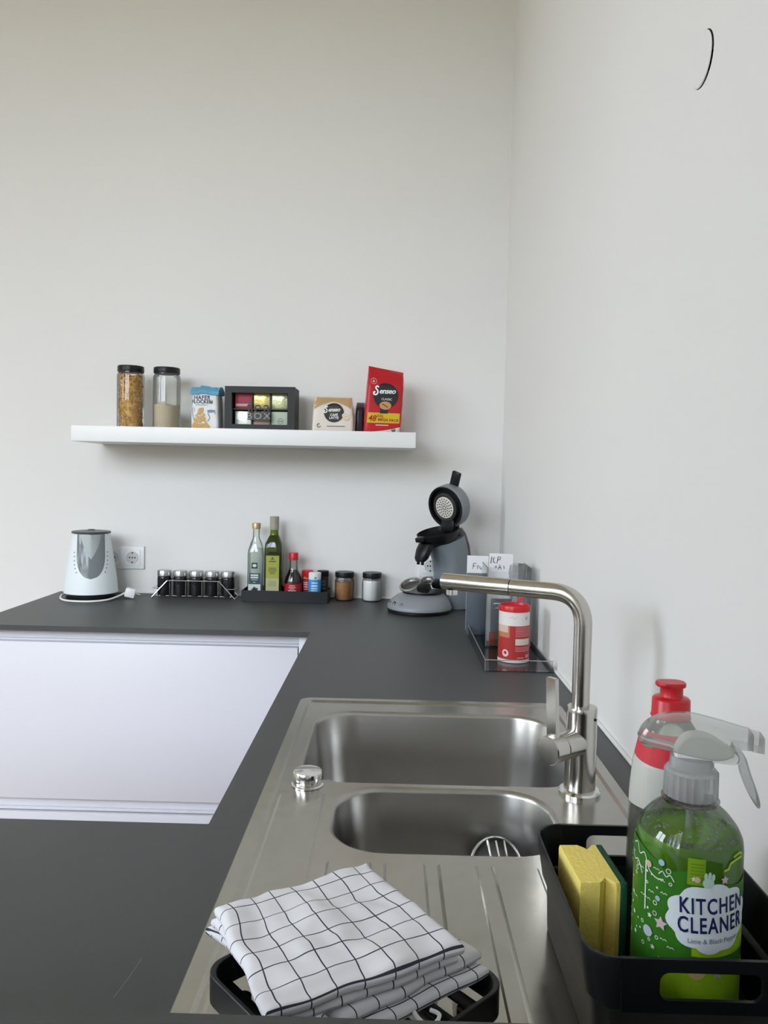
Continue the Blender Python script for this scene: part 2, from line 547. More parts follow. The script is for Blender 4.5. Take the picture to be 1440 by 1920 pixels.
# raised bar ledge at the near side, just entering the bottom of the picture
t = thing('bar_ledge', 'raised dark bar ledge along the near edge of the worktop', 'ledge', (-0.75, -2.30, 0))
MB().box(-0.75, 0.748, 0.062, -0.17, 0.978, 1.0, 0.002).build('ledge_top', WORK, t)
MB().box(-0.75, 0.748, -0.002, -0.03, 0.0, 0.978).build('back_panel', WHITE_LACQ, t, smooth=0)

# ------------------------------------------------------------------ sink
SZ = WT + 0.0005
sink = thing('kitchen_sink', 'stainless steel inset sink with two bowls and a ribbed drainer', 'sink', (scx, scy, SZ))
def loc2(x, y):
    return x - scx, y - scy
b1 = (-0.2990, -1.4655, 0.211, 0.1655, 0.075)
b2 = (-0.3050, -1.7365, 0.146, 0.0955, 0.070)
rim = MB()
n_ = 8
rim.loft([rrect(0, 0, shx, shy, 0.022, 0.0, n_), rrect(0, 0, shx, shy, 0.022, 0.0026, n_), rrect(0, 0, shx - .001, shy - .001, 0.021, 0.0034, n_),
          rrect(0, 0, shx - .016, shy - .016, 0.016, 0.0034, n_), rrect(0, 0, shx - .0205, shy - .0205, 0.014, 0.0008, n_)], (False, False))
rim.build('rim', SINK_M, sink, smooth=25)
loops = [[p[:2] for p in rrect(0, 0, shx - .0205, shy - .0205, 0.014, 0, n_)]]
for b in (b1, b2):
    x, y = loc2(b[0], b[1])
    loops.append([p[:2] for p in rrect(x, y, b[2], b[3], b[4], 0, 10)])
vs, fs = curve_fill(loops, 0.0008)
MB().add(vs, fs).build('deck', SINK_M, sink, smooth=0)
def bowl(b, depth, shrink, drain):
    x, y = loc2(b[0], b[1])
    rings = []
    for o, z, rr in ((0, 0.0008, 0), (-.002, 0.0002, 0), (-.0045, -.0018, 0), (-.006, -.006, 0), (-.008 - shrink * .5, -depth * .5, 0), (-.008 - shrink, -depth + .03, 0),
                     (-.013 - shrink, -depth + .014, .004), (-.022 - shrink, -depth + .005, .006), (-.036 - shrink, -depth + .001, .012), (-.055 - shrink, -depth, .02)):
        r = max(0.01, b[4] + o * 0.6)
        rings.append(rrect(x, y, b[2] + o, b[3] + o, min(r, b[3] + o - .001), z, 10))
    rings.append([(x + (p[0] - x) * .3, y + (p[1] - y) * .3, -depth - .002) for p in rings[-1]])
    o = MB().loft(rings, (False, True)).build('bowl', BOWL_M, sink, smooth=60)
    d = MB().lathe([(.044, -depth + .0015), (.040, -depth + .003), (.034, -depth + .001), (.030, -depth - .0005), (.004, -depth - .0008)], 28, (x + drain[0], y + drain[1]), caps=(False, True))
    d.build('drain', CHROME, o)
    return o
bowl(b1, 0.155, 0.012, (0, 0))
bowl(b2, 0.125, 0.008, (0, 0))
# pressed line left of the bowls and raised drainer ribs
def rib(x0, x1, y0, y1, h=0.0042, r=0.008):
    cx, cy = loc2((x0 + x1) / 2, (y0 + y1) / 2)
    a, c = (x1 - x0) / 2, (y1 - y0) / 2
    MB().loft([rrect(cx, cy, a, c, r, 0.0008, 4), rrect(cx, cy, a - .0016, c - .0016, r - .001, 0.0008 + h * .35, 4), rrect(cx, cy, a - .0034, c - .0034, r - .003, 0.0008 + h, 4)], (False, True)).build('drainer_rib', SINK_M, sink, smooth=20)
rib(-0.525, -0.462, SY0 + .035, -1.672, 0.0014, 0.006)
for x0, x1 in ((-0.446, -0.394), (-0.382, -0.334), (-0.322, -0.276), (-0.262, -0.208), (-0.194, -0.150), (-0.136, -0.090)):
    rib(x0, x1, SY0 + .045, -1.852)
k = MB().lathe([(.0225, .0012), (.0225, .003), (.0205, .004), (.0205, .020), (.0195, .0215), (.012, .0222)], 32, loc2(-0.491, -1.642), caps=(False, True))
k.build('waste_knob', CHROME, sink)

# sink strainer lying upright in the small bowl
t = thing('strainer', 'round steel strainer leaning in the small sink bowl', 'strainer', (-0.232, -1.700, 0.787))
mx_ = Matrix.Translation((0, 0.0, 0.034)) @ Matrix.Rotation(math.radians(62), 4, 'X') @ Matrix.Rotation(0.3, 4, 'Y')
mb = MB().tube([(0.036 * cos(a * PI / 16), 0.036 * sin(a * PI / 16), 0) for a in range(32)], 0.0022, 8, closed=True)
mb.xf(mx_).build('rim_wire', CHROME, t)
mb = MB().lathe([(.035, 0), (.030, -.008), (.020, -.014), (.004, -.016)], 28, caps=(False, True))
mb.xf(mx_).build('mesh_dish', mat('strainer_mesh', (0.35, 0.35, 0.34), 0.35, 1.0), t)
for q in (-.012, .0, .012):
    mb = MB().tube([(q, -.033, .001), (q, -.015, .010), (q, .012, .010), (q, .032, .001)], 0.0015, 6)
    mb.xf(mx_).build('wire', CHROME, t)

# ------------------------------------------------------------------ mixer tap
tx, ty = -0.1115, -1.645
tap = thing('mixer_tap', 'brushed steel kitchen mixer tap with swivel spout and flat lever', 'tap', (tx, ty, SZ + 0.0008))
MB().lathe([(.0285, 0), (.0285, .004), (.0265, .0065), (.0225, .0075)], 40, caps=(True, True)).build('base_ring', CHROME, tap)
MB().lathe([(.0218, .0070), (.0212, .020), (.0208, .115), (.0208, .1205), (.0200, .1220), (.0130, .1225)], 48, caps=(True, True)).build('column', BRUSHED, tap)
dirx, diry = (-0.302 - tx), (-1.545 - ty)
L_ = math.hypot(dirx, diry)
dx, dy = dirx / L_, diry / L_
zs = 0.2785
path = fillet([(-.0025, 0, .1215), (-.0025, 0, zs), (-.0025 + dx * .105, dy * .105, zs)], 0.045, 14)
MB().tube(path, 0.0122, 28).build('spout', BRUSHED, tap)
p0 = Vector((-.0025 + dx * .105, dy * .105, zs))
p1 = Vector((dx * L_, dy * L_, zs))
MB().tube([p0 - (p1 - p0) * .004, p0 + (p1 - p0) * .012], 0.0117, 28).build('joint_ring', BLACK_PL, tap)
q0 = p0 + (p1 - p0) * .011
MB().tube([q0, q0 + (p1 - q0) * .02, p1 - (p1 - q0) * .006, p1], [.0120, .0124, .0124, .0116], 28).build('pull_out_head', BRUSHED, tap)
e = q0 + (p1 - q0) * .86
MB().lathe([(.0085, zs - .0115), (.0085, zs - .019), (.0078, zs - .0195), (.003, zs - .019)], 24, (e.x, e.y), caps=(False, True)).build('aerator', CHROME, tap)
hd = Vector((-.056, -.045, 0)).normalized()
zb = 0.074
c0 = Vector((0, 0, zb))
def barrel(a, b, r, n=40):
    return MB().tube([c0 + hd * a, c0 + hd * (a + .0005), c0 + hd * (b - .0012), c0 + hd * b], [r - .0008, r, r, r - .0012], n)
barrel(.004, .046, .0185).build('handle_arm', BRUSHED, tap)
MB().tube([c0 + hd * .0455, c0 + hd * .0475], .0178, 32).build('joint_ring', BLACK_PL, tap)
hb = barrel(.047, .0715, .0192).build('handle_cap', BRUSHED, tap)
lv = c0 + hd * .060
per = Vector((-hd.y, hd.x, 0))
mb = MB()
def slab(p, axis_a, ha, axis_b, hb_, z0, z1, lean=Vector((0, 0, 0))):
    r = []
    for z, l in ((z0, 0), (z1 - .001, 1), (z1, 1)):
        s_ = 1 if z < z1 else .8
        q = Vector((p.x, p.y, z)) + lean * l
        r.append([q + axis_a * ha * s_ + axis_b * hb_ * s_, q - axis_a * ha * s_ + axis_b * hb_ * s_, q - axis_a * ha * s_ - axis_b * hb_ * s_, q + axis_a * ha * s_ - axis_b * hb_ * s_])
    mb.loft(r)
slab(lv, per, .0078, hd, .0036, zb + .010, .172, hd * .006)
mb.build('lever', BRUSHED, tap, smooth=20)
MB().lathe([(.0018, 0), (.0018, .001)], 12, caps=(True, True)).xf(Matrix.Translation((.0148, -.0150, .108)) @ Matrix.Rotation(PI / 4, 4, 'Z') @ Matrix.Rotation(PI / 2, 4, 'X')).build('set_screw', HOLE, tap)

# ------------------------------------------------------------------ floating shelf
tag(MB().box(-1.410, -0.312, -0.26, -0.0005, 1.425, 1.475, 0.0015).build('floating_shelf', SHELF_W), 'long white floating shelf on the back wall', 'shelf')
SH = 1.475

# ------------------------------------------------------------------ round cover on the right wall, slightly lifted on one side
t = thing('wall_cover', 'round white cover cap standing slightly off the right wall', 'cover', (0, hy, hz))
mb = MB().lathe([(.0330, 0), (.0330, .0008), (.0322, .0016), (.028, .0018)], 48, caps=(True, True))
mb.xf(Matrix.Translation((-.0004, 0.0026, 0.0010)) @ Matrix.Rotation(math.radians(-1.0), 4, 'Z') @ Matrix.Rotation(math.radians(-90), 4, 'Y')).build('cap', WALL, t)
MB().lathe([(.012, 0), (.012, .03)], 16, caps=(True, True)).xf(Matrix.Rotation(math.radians(90), 4, 'Y')).build('stem', HOLE, t)
struct(MB().lathe([(.040, 0), (.040, .004)], 24, caps=(True, True)).xf(Matrix.Translation((.098, hy, hz)) @ Matrix.Rotation(math.radians(90), 4, 'Y')).build('trim_4', HOLE), 'dark back of the hole behind the round cover')

# ------------------------------------------------------------------ sockets on the back wall
def socket_unit(label, x0, zc, n):
    w = 0.0715
    t = thing('wall_socket', label, 'socket', (x0, 0, zc))
    MB().box(0, n * w + .0095, -.010, -.0003, -.0405, .0405, .0025).build('frame', WHITE_PL, t)
    for i in range(n):
        cx = .0405 + i * w
        p = MB().box(cx - .0275, cx + .0275, -.0125, -.009, -.0275, .0275, .0015).build('insert', WHITE_PL, t)
        m = MB().lathe([(.0215, 0), (.0200, .0015), (.0195, .0005)], 32, caps=(False, True))
        m.xf(Matrix.Translation((cx, -.0126, 0)) @ Matrix.Rotation(PI / 2, 4, 'X')).build('cup', mat('socket_cup', (0.62, 0.62, 0.62), 0.4), p)
        d = MB()
        for q, z in ((-.0095, 0), (.0095, 0), (0, 0), (0, -.0165), (0, .0165)):
            d.add(*[(lambda vf: ([(cx + v[0] + q, -.0139, v[1] + z) for v in vf[0]], vf[1]))(disc2(0, 0, .0026))][0])
        d.build('contact_holes', HOLE, p, smooth=0, recalc=False)
    return t
socket_unit('white double wall socket half hidden behind the kettle', -1.4075, 1.0275, 2)
socket_unit('white single wall socket behind the coffee machine', -0.284, 1.022, 1)

# ------------------------------------------------------------------ kettle
kt = thing('electric_kettle', 'white plastic electric kettle with grey water window and dark lid', 'kettle', (-1.398, -0.122, WT), .36)
def kr(z):                      # body radius at height z
    f = max(0.0, min(1.0, (z - .022) / .198))
    return .0875 - .0285 * f ** 1.25
MB().lathe([(.074, 0), (.080, .003), (.081, .014), (.078, .019)], 40, caps=(True, True)).build('base', BLACK_PL, kt)
prof = [(.080, .0195), (.0865, .021)] + [(kr(.022 + .198 * i / 12), .022 + .198 * i / 12) for i in range(13)]
MB().lathe(prof, 56, caps=(True, True)).build('body', mat('kettle_white', (0.83, 0.89, 0.90), 0.3, coat=0.2), kt)
MB().lathe([(.060, .2202), (.0625, .2215), (.0635, .224), (.0615, .2275), (.040, .2300), (.01, .2308)], 48, caps=(True, True)).build('lid', mat('kettle_lid', (0.07, 0.075, 0.08), 0.35), kt)
def u_window(halfw, ztop, zbot, rows, taper=1.0):
    """grid shape of a U: straight sides down to a rounded end"""
    vs, fs = [], []
    n = 12
    for j in range(rows + 1):
        z = ztop + (zbot - ztop) * (1 - cos(PI * j / rows / 2) if False else j / rows)
        f = j / rows
        k = 1.0 if f < .45 else max(0.0, 1 - ((f - .45) / .55) ** 2.3)
        hw = halfw * (1 - (1 - taper) * f) * (k ** .5 if k > 0 else 0)
        vs += [(-hw + 2 * hw * i / n, z) for i in range(n + 1)]
    for j in range(rows):
        for i in range(n):
            a = j * (n + 1) + i
            fs.append((a, a + n + 1, a + n + 2, a + 1))
    return vs, fs
kz = lambda off: (lambda z: kr(z) + off)
wnd = decal('water_window', [u_window(.0475, .2195, .074, 26)], on_cyl(0, rz=kz(.0008)), mat('grey_window', (0.20, 0.225, 0.235), 0.12), kt)
# pouring spout over the window
sp = MB()
rings = []
for f in [i / 8 for i in range(9)]:
    z = .2195 - .080 * f
    hw = .031 * (1 - f ** 1.7) + .0015
    out_ = .016 * (1 - f) ** 1.2
    r0 = kr(z) + .0012
    rings.append([(r0 * sin(a), -(r0 + out_ * (1 - abs(q)) ** .7) * cos(a), z) for q in [i / 5 - 1 for i in range(11)] for a in [q * hw / r0]])
sp.loft(rings, (False, False), close=False)
sp.build('spout', mat('spout_grey', (0.50, 0.54, 0.54), 0.2), kt)
tk = []
for i, z in enumerate((.160, .147, .133, .120, .108, .095)):
    o_ = [.0575, .057, .0565, .055, .052, .047][i]
    tk += [rect2(-o_ - .003, -o_ + .002, z - .0016, z + .0016, 2), rect2(o_ - .002, o_ + .003, z - .0016, z + .0016, 2)]
decal('level_marks', tk, on_cyl(0, rz=kz(.0009)), mat('mark_grey', (0.12, 0.14, 0.15), 0.6), kt)['kind'] = 'stuff'
MB().tube(fillet([(0, .060, .205), (0, .105, .200), (0, .112, .150), (0, .100, .060), (0, .080, .045)], .03), .010, 12).build('handle', MATS['kettle_white'], kt)
MB().lathe([(.012, .2295), (.012, .233), (.006, .2345)], 16, caps=(True, True)).build('lid_button', MATS['kettle_lid'], kt)
# the cord lying in front of the kettle and its plug
cd = thing('power_cord', 'white power cord and plug lying around the kettle base', 'cord', (-1.398, -0.122, WT))
pts = [(-.090, .010, .010), (-.092, -.020, .010), (-.080, -.055, .0045), (-.050, -.085, .0035), (0, -.098, .0035), (.045, -.088, .0035), (.080, -.060, .005), (.098, -.020, .010), (.112, .006, .018)]
def smooth_path(pts, n=6):
    pts = [Vector(p) for p in pts]
    o = []
    for i in range(len(pts) - 1):
        a, b, c, d = pts[max(i - 1, 0)], pts[i], pts[i + 1], pts[min(i + 2, len(pts) - 1)]
        for k in range(n):
            f = k / n
            o.append(0.5 * ((2 * b) + (c - a) * f + (2 * a - 5 * b + 4 * c - d) * f * f + (3 * b - a - 3 * c + d) * f ** 3))
    o.append(pts[-1])
    return o
MB().tube(smooth_path(pts), .0033, 8).build('cable', WHITE_PL, cd)
rp = Matrix.Translation((.132, .004, .0195)) @ Matrix.Rotation(.25, 4, 'Z') @ Matrix.Rotation(.25, 4, 'Y')
MB().box(-.017, .017, -.013, .013, -.016, .016, .005).xf(rp).build('plug', WHITE_PL, cd)
for q in (-.006, .006):
    MB().tube([(.016, q, 0), (.033, q, 0)], .0022, 8).xf(rp).build('pin', CHROME, cd)

# ------------------------------------------------------------------ spice rack with five jars
rk = thing('spice_rack', 'low chrome wire rack holding the row of spice jars', 'rack', (-1.0595, -0.058, WT))
W_ = .0016
def wire(pts, name='wire', r=W_, closed=False):
    return MB().tube(fillet(pts, .006, 4) if not closed else pts, r, 8, closed=closed).build(name, CHROME, rk)
jx = [-.1085 + .0555 * i for i in range(5)]
for y in (-.031, .031):
    wire([(-.142, y, .002), (-.089, y, .060), (.089, y, .060), (.142, y, .002)], 'side_frame', .0021)
for x in (-.142, .142):
    wire([(x, -.031, .002), (x, .031, .002)], 'end_foot')
for i in range(4):
    x = (jx[i] + jx[i + 1]) / 2
    wire([(x, -.031, .060), (x, -.031, .006), (x, .031, .006), (x, .031, .060)], 'divider')
for y in (-.014, .014):
    wire([(-.132, y, .005), (.132, y, .005)], 'floor_wire')
for s_ in (-1, 1):
    wire([(s_ * .112, -.031, .034), (s_ * .1405, -.031, .034), (s_ * .1405, .031, .034), (s_ * .112, .031, .034)], 'end_loop')
SPICE = mat('dark_glass', (0.010, 0.010, 0.011), 0.12)
for i in range(5):
    pos = ('leftmost', 'second', 'middle', 'fourth', 'rightmost')[i]
    j = thing('spice_jar', f'black spice jar with chrome lid, {pos} of the five in the wire rack' if i != 1 and i != 3 else f'black spice jar with chrome lid, {pos} from the left in the wire rack', 'jar', (-1.0595 + jx[i], -0.058, WT + .0068), 0, 'spice jars in the wire rack')
    MB().lathe([(.020, 0), (.0232, .003), (.0235, .006), (.0235, .058), (.0225, .064), (.021, .066)], 28, caps=(True, True)).build('jar_body', SPICE, j)
    MB().lathe([(.0215, .0662), (.0238, .0665), (.0238, .083), (.0225, .0855), (.012, .0862)], 32, caps=(True, True)).build('lid', mat('jar_lid_steel', (0.50, 0.50, 0.50), 0.28, 1.0), j)

# ------------------------------------------------------------------ black tray with bottles and shakers
TX0, TX1, TY0, TY1 = -.887, -.592, -.125, -.014
ty_ = thing('condiment_tray', 'shallow black rectangular tray holding the oil and vinegar bottles', 'tray', ((TX0 + TX1) / 2, (TY0 + TY1) / 2, WT))
a, c = (TX1 - TX0) / 2, (TY1 - TY0) / 2
MB().loft([rrect(0, 0, a, c, .004, .0005, 3), rrect(0, 0, a, c, .004, .037, 3), rrect(0, 0, a - .001, c - .001, .004, .038, 3), rrect(0, 0, a - .004, c - .004, .003, .038, 3), rrect(0, 0, a - .004, c - .004, .003, .005, 3)]).build('body', BLACK_MATTE, ty_, smooth=20)
TF = WT + .0052
def squarish(h, prof, n=40, pw=4.0, sy=1.0):
    """superelliptic lofted bottle: prof = (half width, z, power)"""
    rings = []
    for r, z, p in prof:
        ring = []
        for i in range(n):
            a = 2 * PI * i / n + PI / n
            k = (abs(cos(a)) ** p + abs(sin(a)) ** p) ** (-1 / p)
            ring.append((r * k * cos(a), sy * r * k * sin(a), z))
        rings.append(ring)
    return MB().loft(rings)
YB = -.068
# clear vinegar bottle
v = thing('vinegar_bottle', 'clear glass vinegar bottle with gold cap and dark label', 'bottle', (-.848, YB, TF))
squarish(0, [(.024, 0, 6), (.0265, .003, 6), (.0265, .150, 6), (.0255, .165, 5), (.019, .190, 3), (.0125, .206, 2), (.0115, .215, 2), (.0115, .238, 2)]).build('glass', thin_clear('vinegar_glass', (0.94, 0.97, 0.95), 0.12, 0.03), v, smooth=50)
squarish(0, [(.0235, .004, 6), (.0240, .008, 6), (.0240, .150, 6), (.020, .172, 4)]).build('vinegar', thin_clear('vinegar_liquid', (0.95, 0.97, 0.94), 0.05, 0.05, 0.35, (0.78, 0.84, 0.79)), v, smooth=50)
MB().lathe([(.0125, .238), (.0148, .239), (.0148, .256), (.0138, .2585), (.005, .259)], 28, caps=(True, True)).build('cap', mat('gold_cap', (0.50, 0.36, 0.20), 0.35, 0.6), v)
fr_ = on_front(-.0270)
decal('label', [rect2(-.018, .020, .050, .088)], fr_, mat('label_teal', (0.035, 0.075, 0.095), 0.5), v)
decal('label_foot', [rect2(-.021, .021, .002, .050)], on_front(-.0269), mat('label_pale', (0.62, 0.66, 0.64), 0.5), v)
decal('label_seal', [rect2(-.010, .010, .104, .124)], fr_, mat('label_black', (0.03, 0.03, 0.03), 0.5), v)
decal('seal_mark', [disc2(0, .114, .0068, .0055)], on_front(-.0272), mat('label_pale', ), v)
decal('print_lines', [rect2(-.013, .013, z - .0028, z + .0028) for z in (.081, .073)] + [rect2(-.010, .010, .0645, .0665), rect2(-.004, .004, .056, .058)], on_front(-.0272), MATS['label_pale'], v)
decal('grape_print', [disc2(-.004, .030, .006), disc2(.004, .026, .006), disc2(0, .036, .005), disc2(.008, .033, .005)], on_front(-.0272), mat('label_dark', (0.06, 0.07, 0.08), 0.5), v)
# dark green olive oil bottle
v = thing('olive_oil_bottle', 'tall dark green olive oil bottle with yellow-green label', 'bottle', (-.786, YB, TF))
squarish(0, [(.028, 0, 6), (.0305, .003, 6), (.0305, .172, 6), (.0285, .190, 5), (.021, .208, 3), (.0150, .220, 2), (.0138, .228, 2), (.0138, .246, 2)]).build('glass', mat('oil_glass', (0.020, 0.035, 0.003), 0.08, coat=0.3), v, smooth=50)
squarish(0, [(.0160, .2165, 2), (.0146, .224, 2), (.0142, .236, 2)]).build('neck_oil', mat('neck_green', (0.10, 0.16, 0.012), 0.1), v, smooth=50)
MB().lathe([(.0145, .236), (.0158, .237), (.0158, .2610), (.0150, .2615), (.0150, .2625), (.0158, .263), (.0158, .281), (.0145, .2825), (.004, .283)], 28, caps=(True, True)).build('cap', mat('cap_beige', (0.36, 0.33, 0.26), 0.45), v)
decal('label', [rect2(-.0225, .0225, .072, .150)], on_front(-.0311), mat('label_lime', (0.34, 0.36, 0.055), 0.5), v)
decal('label_foot', [rect2(-.0225, .0225, .008, .072)], on_front(-.0311), mat('label_olive', (0.42, 0.42, 0.22), 0.5), v)
decal('print_lines', [rect2(-.006, .006, .136, .139), disc2(0, .142, .0035), rect2(-.012, .012, .128, .132)] + [rect2(-w, w, z - .0014, z + .0014) for w, z in ((.013, .107), (.015, .101), (.012, .095), (.008, .089), (.006, .026), (.010, .016))] + [rect2(-.014, .014, z - .0005, z + .0005) for z in (.062, .058, .054, .05, .046)], on_front(-.0313), mat('label_print', (0.10, 0.10, 0.02), 0.5), v)
# soy sauce
v = thing('soy_sauce_bottle', 'small dark sauce bottle with red cap and red label', 'bottle', (-.718, YB, TF))
MB().lathe([(.026, 0), (.030, .003), (.0305, .010), (.0305, .058), (.0275, .072), (.019, .090), (.0150, .102), (.0140, .112), (.0140, .134)], 36, caps=(True, True)).build('glass', thin_clear('soy_glass', (0.85, 0.85, 0.83), 0.12), v)
MB().lathe([(.0285, .003), (.0298, .006), (.0298, .058), (.0268, .0715), (.0182, .0895), (.0145, .100)], 36, caps=(True, True)).build('sauce', mat('soy_sauce', (0.012, 0.008, 0.006), 0.1), v)
MB().lathe([(.0150, .134), (.0160, .1345), (.0160, .157), (.0150, .159), (.004, .1595)], 28, caps=(True, True)).build('cap', RED, v)
decal('label', [rect2(-.044, .044, .012, .054, 24)], on_cyl(.0311), mat('label_red', (0.38, 0.012, 0.02), 0.45), v)
decal('print_lines', [rect2(-w, w, z - h_, z + h_, 6) for w, z, h_ in ((.010, .048, .0012), (.013, .042, .001), (.008, .037, .001), (.014, .031, .0012), (.015, .025, .0008))] + [ribbon2([(-.020, .012), (-.010, .018), (-.004, .013), (.006, .018), (.012, .014)], .0016)], on_cyl(.0313), mat('pink_print', (0.72, 0.45, 0.45), 0.5), v)
# shakers
def shaker(name, label, x, y, r, h, body, lid, lid_h, bands):
    t = thing(name, label, 'shaker', (x, y, TF))
    MB().lathe([(r - .001, 0), (r, .0015), (r, h - lid_h)], 28, caps=(True, True)).build('body', body, t)
    MB().lathe([(r, h - lid_h + .0002), (r + .0004, h - lid_h + .001), (r + .0004, h - .002), (r - .0015, h), (r * .5, h + .0005)], 28, caps=(True, True)).build('lid', lid, t)
    for z0, z1, hw, m_, nm in bands:
        decal(nm, [rect2(-hw, hw, z0, z1, 16)], on_cyl(r + .0006), m_, t)
    return t
RS = mat('shaker_red', (0.45, 0.02, 0.025), 0.4)
BLUE = mat('print_blue', (0.04, 0.28, 0.62), 0.45)
t = shaker('salt_shaker', 'white and blue salt shaker in front on the black tray', -.642, -.083, .0212, .094, WHITE_PL, mat('lid_white', (0.80, 0.82, 0.82), 0.4), .022, [(.024, .071, .036, BLUE, 'label')])
decal('print_lines', [rect2(-.010, .012, z - h_, z + h_, 6) for z, h_ in ((.060, .0022), (.050, .003), (.041, .002), (.034, .0012))], on_cyl(.0220), mat('print_sky', (0.55, 0.68, 0.80), 0.5), t)
decal('print_mark', [disc2(.004, .0775, .004, .003)], on_cyl(.0220), mat('print_green', (0.05, 0.25, 0.12), 0.5), t)
t = shaker('seasoning_shaker', 'red seasoning tin behind the blue shaker on the tray', -.672, -.040, .0200, .096, RS, RED, .020, [])
decal('print_lines', [rect2(-.014, .004, z - h_, z + h_, 4) for z, h_ in ((.070, .001), (.055, .002), (.048, .0025), (.040, .0022), (.032, .0015))], on_cyl(.0208), MATS['pink_print'], t)
decal('print_mark', [disc2(-.008, .072, .0028)], on_cyl(.0208), mat('print_yellow', (0.6, 0.42, 0.05), 0.5), t)
t = shaker('pepper_shaker', 'dark pepper shaker with black lid at the right of the tray', -.618, -.040, .0200, .096, mat('pepper_brown', (0.035, 0.030, 0.032), 0.25), BLACK_PL, .020, [])
decal('print_lines', [rect2(-.006, .010, z - h_, z + h_, 4) for z, h_ in ((.062, .0008), (.057, .0008), (.050, .0008), (.045, .0008), (.036, .0012))], on_cyl(.0208), mat('print_grey', (0.20, 0.18, 0.19), 0.5), t)

# ------------------------------------------------------------------ two glass jars with black lids
def glass_jar(label, x, y, z, r, h, fill_h, fill, lid_h, grp=None, ribs=0, name='storage_jar', shape='round'):
    t = thing(name, label, 'jar', (x, y, z), 0, grp)
    tw = (lambda i, z_: 1 + (.012 if i % 2 else -.004)) if ribs else None
    n = ribs * 2 if ribs else 40
    nk = h - lid_h
    MB().lathe([(r - .006, 0), (r - .001, .002), (r, .006), (r, nk - .016), (r - .002, nk - .009), (r * .88, nk - .005), (r * .88, nk)], n, caps=(True, False), twist=tw).build('glass', GLASS, t, smooth=60 if not ribs else 20)
    if fill:
        fill(t, r - .0035, fill_h)
    MB().lathe([(r * .90, nk - .003), (r * .955, nk - .002), (r * .965, nk + .001), (r * .965, h - .003), (r * .94, h), (r * .6, h + .0003)], 40, caps=(True, True)).build('lid', BLACK_PL, t)
    return t
def powder(m_, bumpy=.0015):
    def f(t, r, hgt):
        mb = MB()
        prof = [(r - .004, .0025), (r, .006), (r, hgt)] + [(r * k / 6, hgt + .002 * (1 - k / 6)) for k in (5, 4, 3, 2, 1)]
        mb.lathe(prof, 40, caps=(True, True))
        mb.v = [(x, y, z + (bumpy * noise.noise((x * 60, y * 60, 3)) if z > hgt - .01 else 0)) for x, y, z in mb.v]
        o = mb.build('contents', m_, t, smooth=60)
        o['kind'] = 'stuff'
    return f
glass_jar('small glass jar of brown sugar with black lid', -.5425, -.042, WT, .0345, .099, .064, powder(mat('brown_sugar', (0.36, 0.17, 0.065), 0.9, bump=(250, .6), vary=(120, .2))), .016)
glass_jar('small glass jar of white sugar with black lid', -.4465, -.046, WT, .0345, .099, .072, powder(mat('white_sugar', (0.78, 0.78, 0.76), 0.9, bump=(250, .4))), .016)

# ------------------------------------------------------------------ things on the shelf
def pasta(t, r, hgt):
    """short curled pasta pieces poured into the jar: one heap nobody could count"""
    rnd = random.Random(3)
    mb = MB()
    z = .006
    while z < hgt:
        for _ in range(15):
            a, q = rnd.random() * 2 * PI, r * math.sqrt(rnd.uniform(.35, 1)) - .006
            c = Vector((max(q, 0) * cos(a), max(q, 0) * sin(a), z + rnd.random() * .006))
            st = len(mb.v)
            arc = [(.006 * cos(u), .006 * sin(u), 0) for u in (-1.2, -.4, .4, 1.2)]
            mb.tube(arc, .0026, 5)
            mb.xf(Matrix.Translation(c) @ Matrix.Rotation(rnd.random() * 6.28, 4, 'Z') @ Matrix.Rotation(rnd.random() * 3.14, 4, 'X'), st)
        z += .0052
    mb.lathe([(r - .016, .004), (r - .016, hgt - .006), (r - .024, hgt)], 24, caps=(True, True))
    lim = r - .0004
    mb.v = [(x * min(1, lim / max(1e-6, math.hypot(x, y))), y * min(1, lim / max(1e-6, math.hypot(x, y))), max(.003, zz)) for x, y, zz in mb.v]
    o = mb.build('contents', mat('pasta', (0.66, 0.38, 0.11), 0.5, vary=(160, .35)), t, smooth=60, recalc=False)
    o['kind'] = 'stuff'
glass_jar('tall ribbed glass jar of pasta with black lid on the shelf', -1.266, -.125, SH, .0445, .207, .176, pasta, .017, ribs=16)
glass_jar('tall ribbed glass jar half full of rice on the shelf', -1.145, -.125, SH, .0445, .204, .080, powder(mat('rice', (0.62, 0.52, 0.37), 0.8, bump=(420, 1.0), vary=(300, .22)), .004), .017, ribs=16)

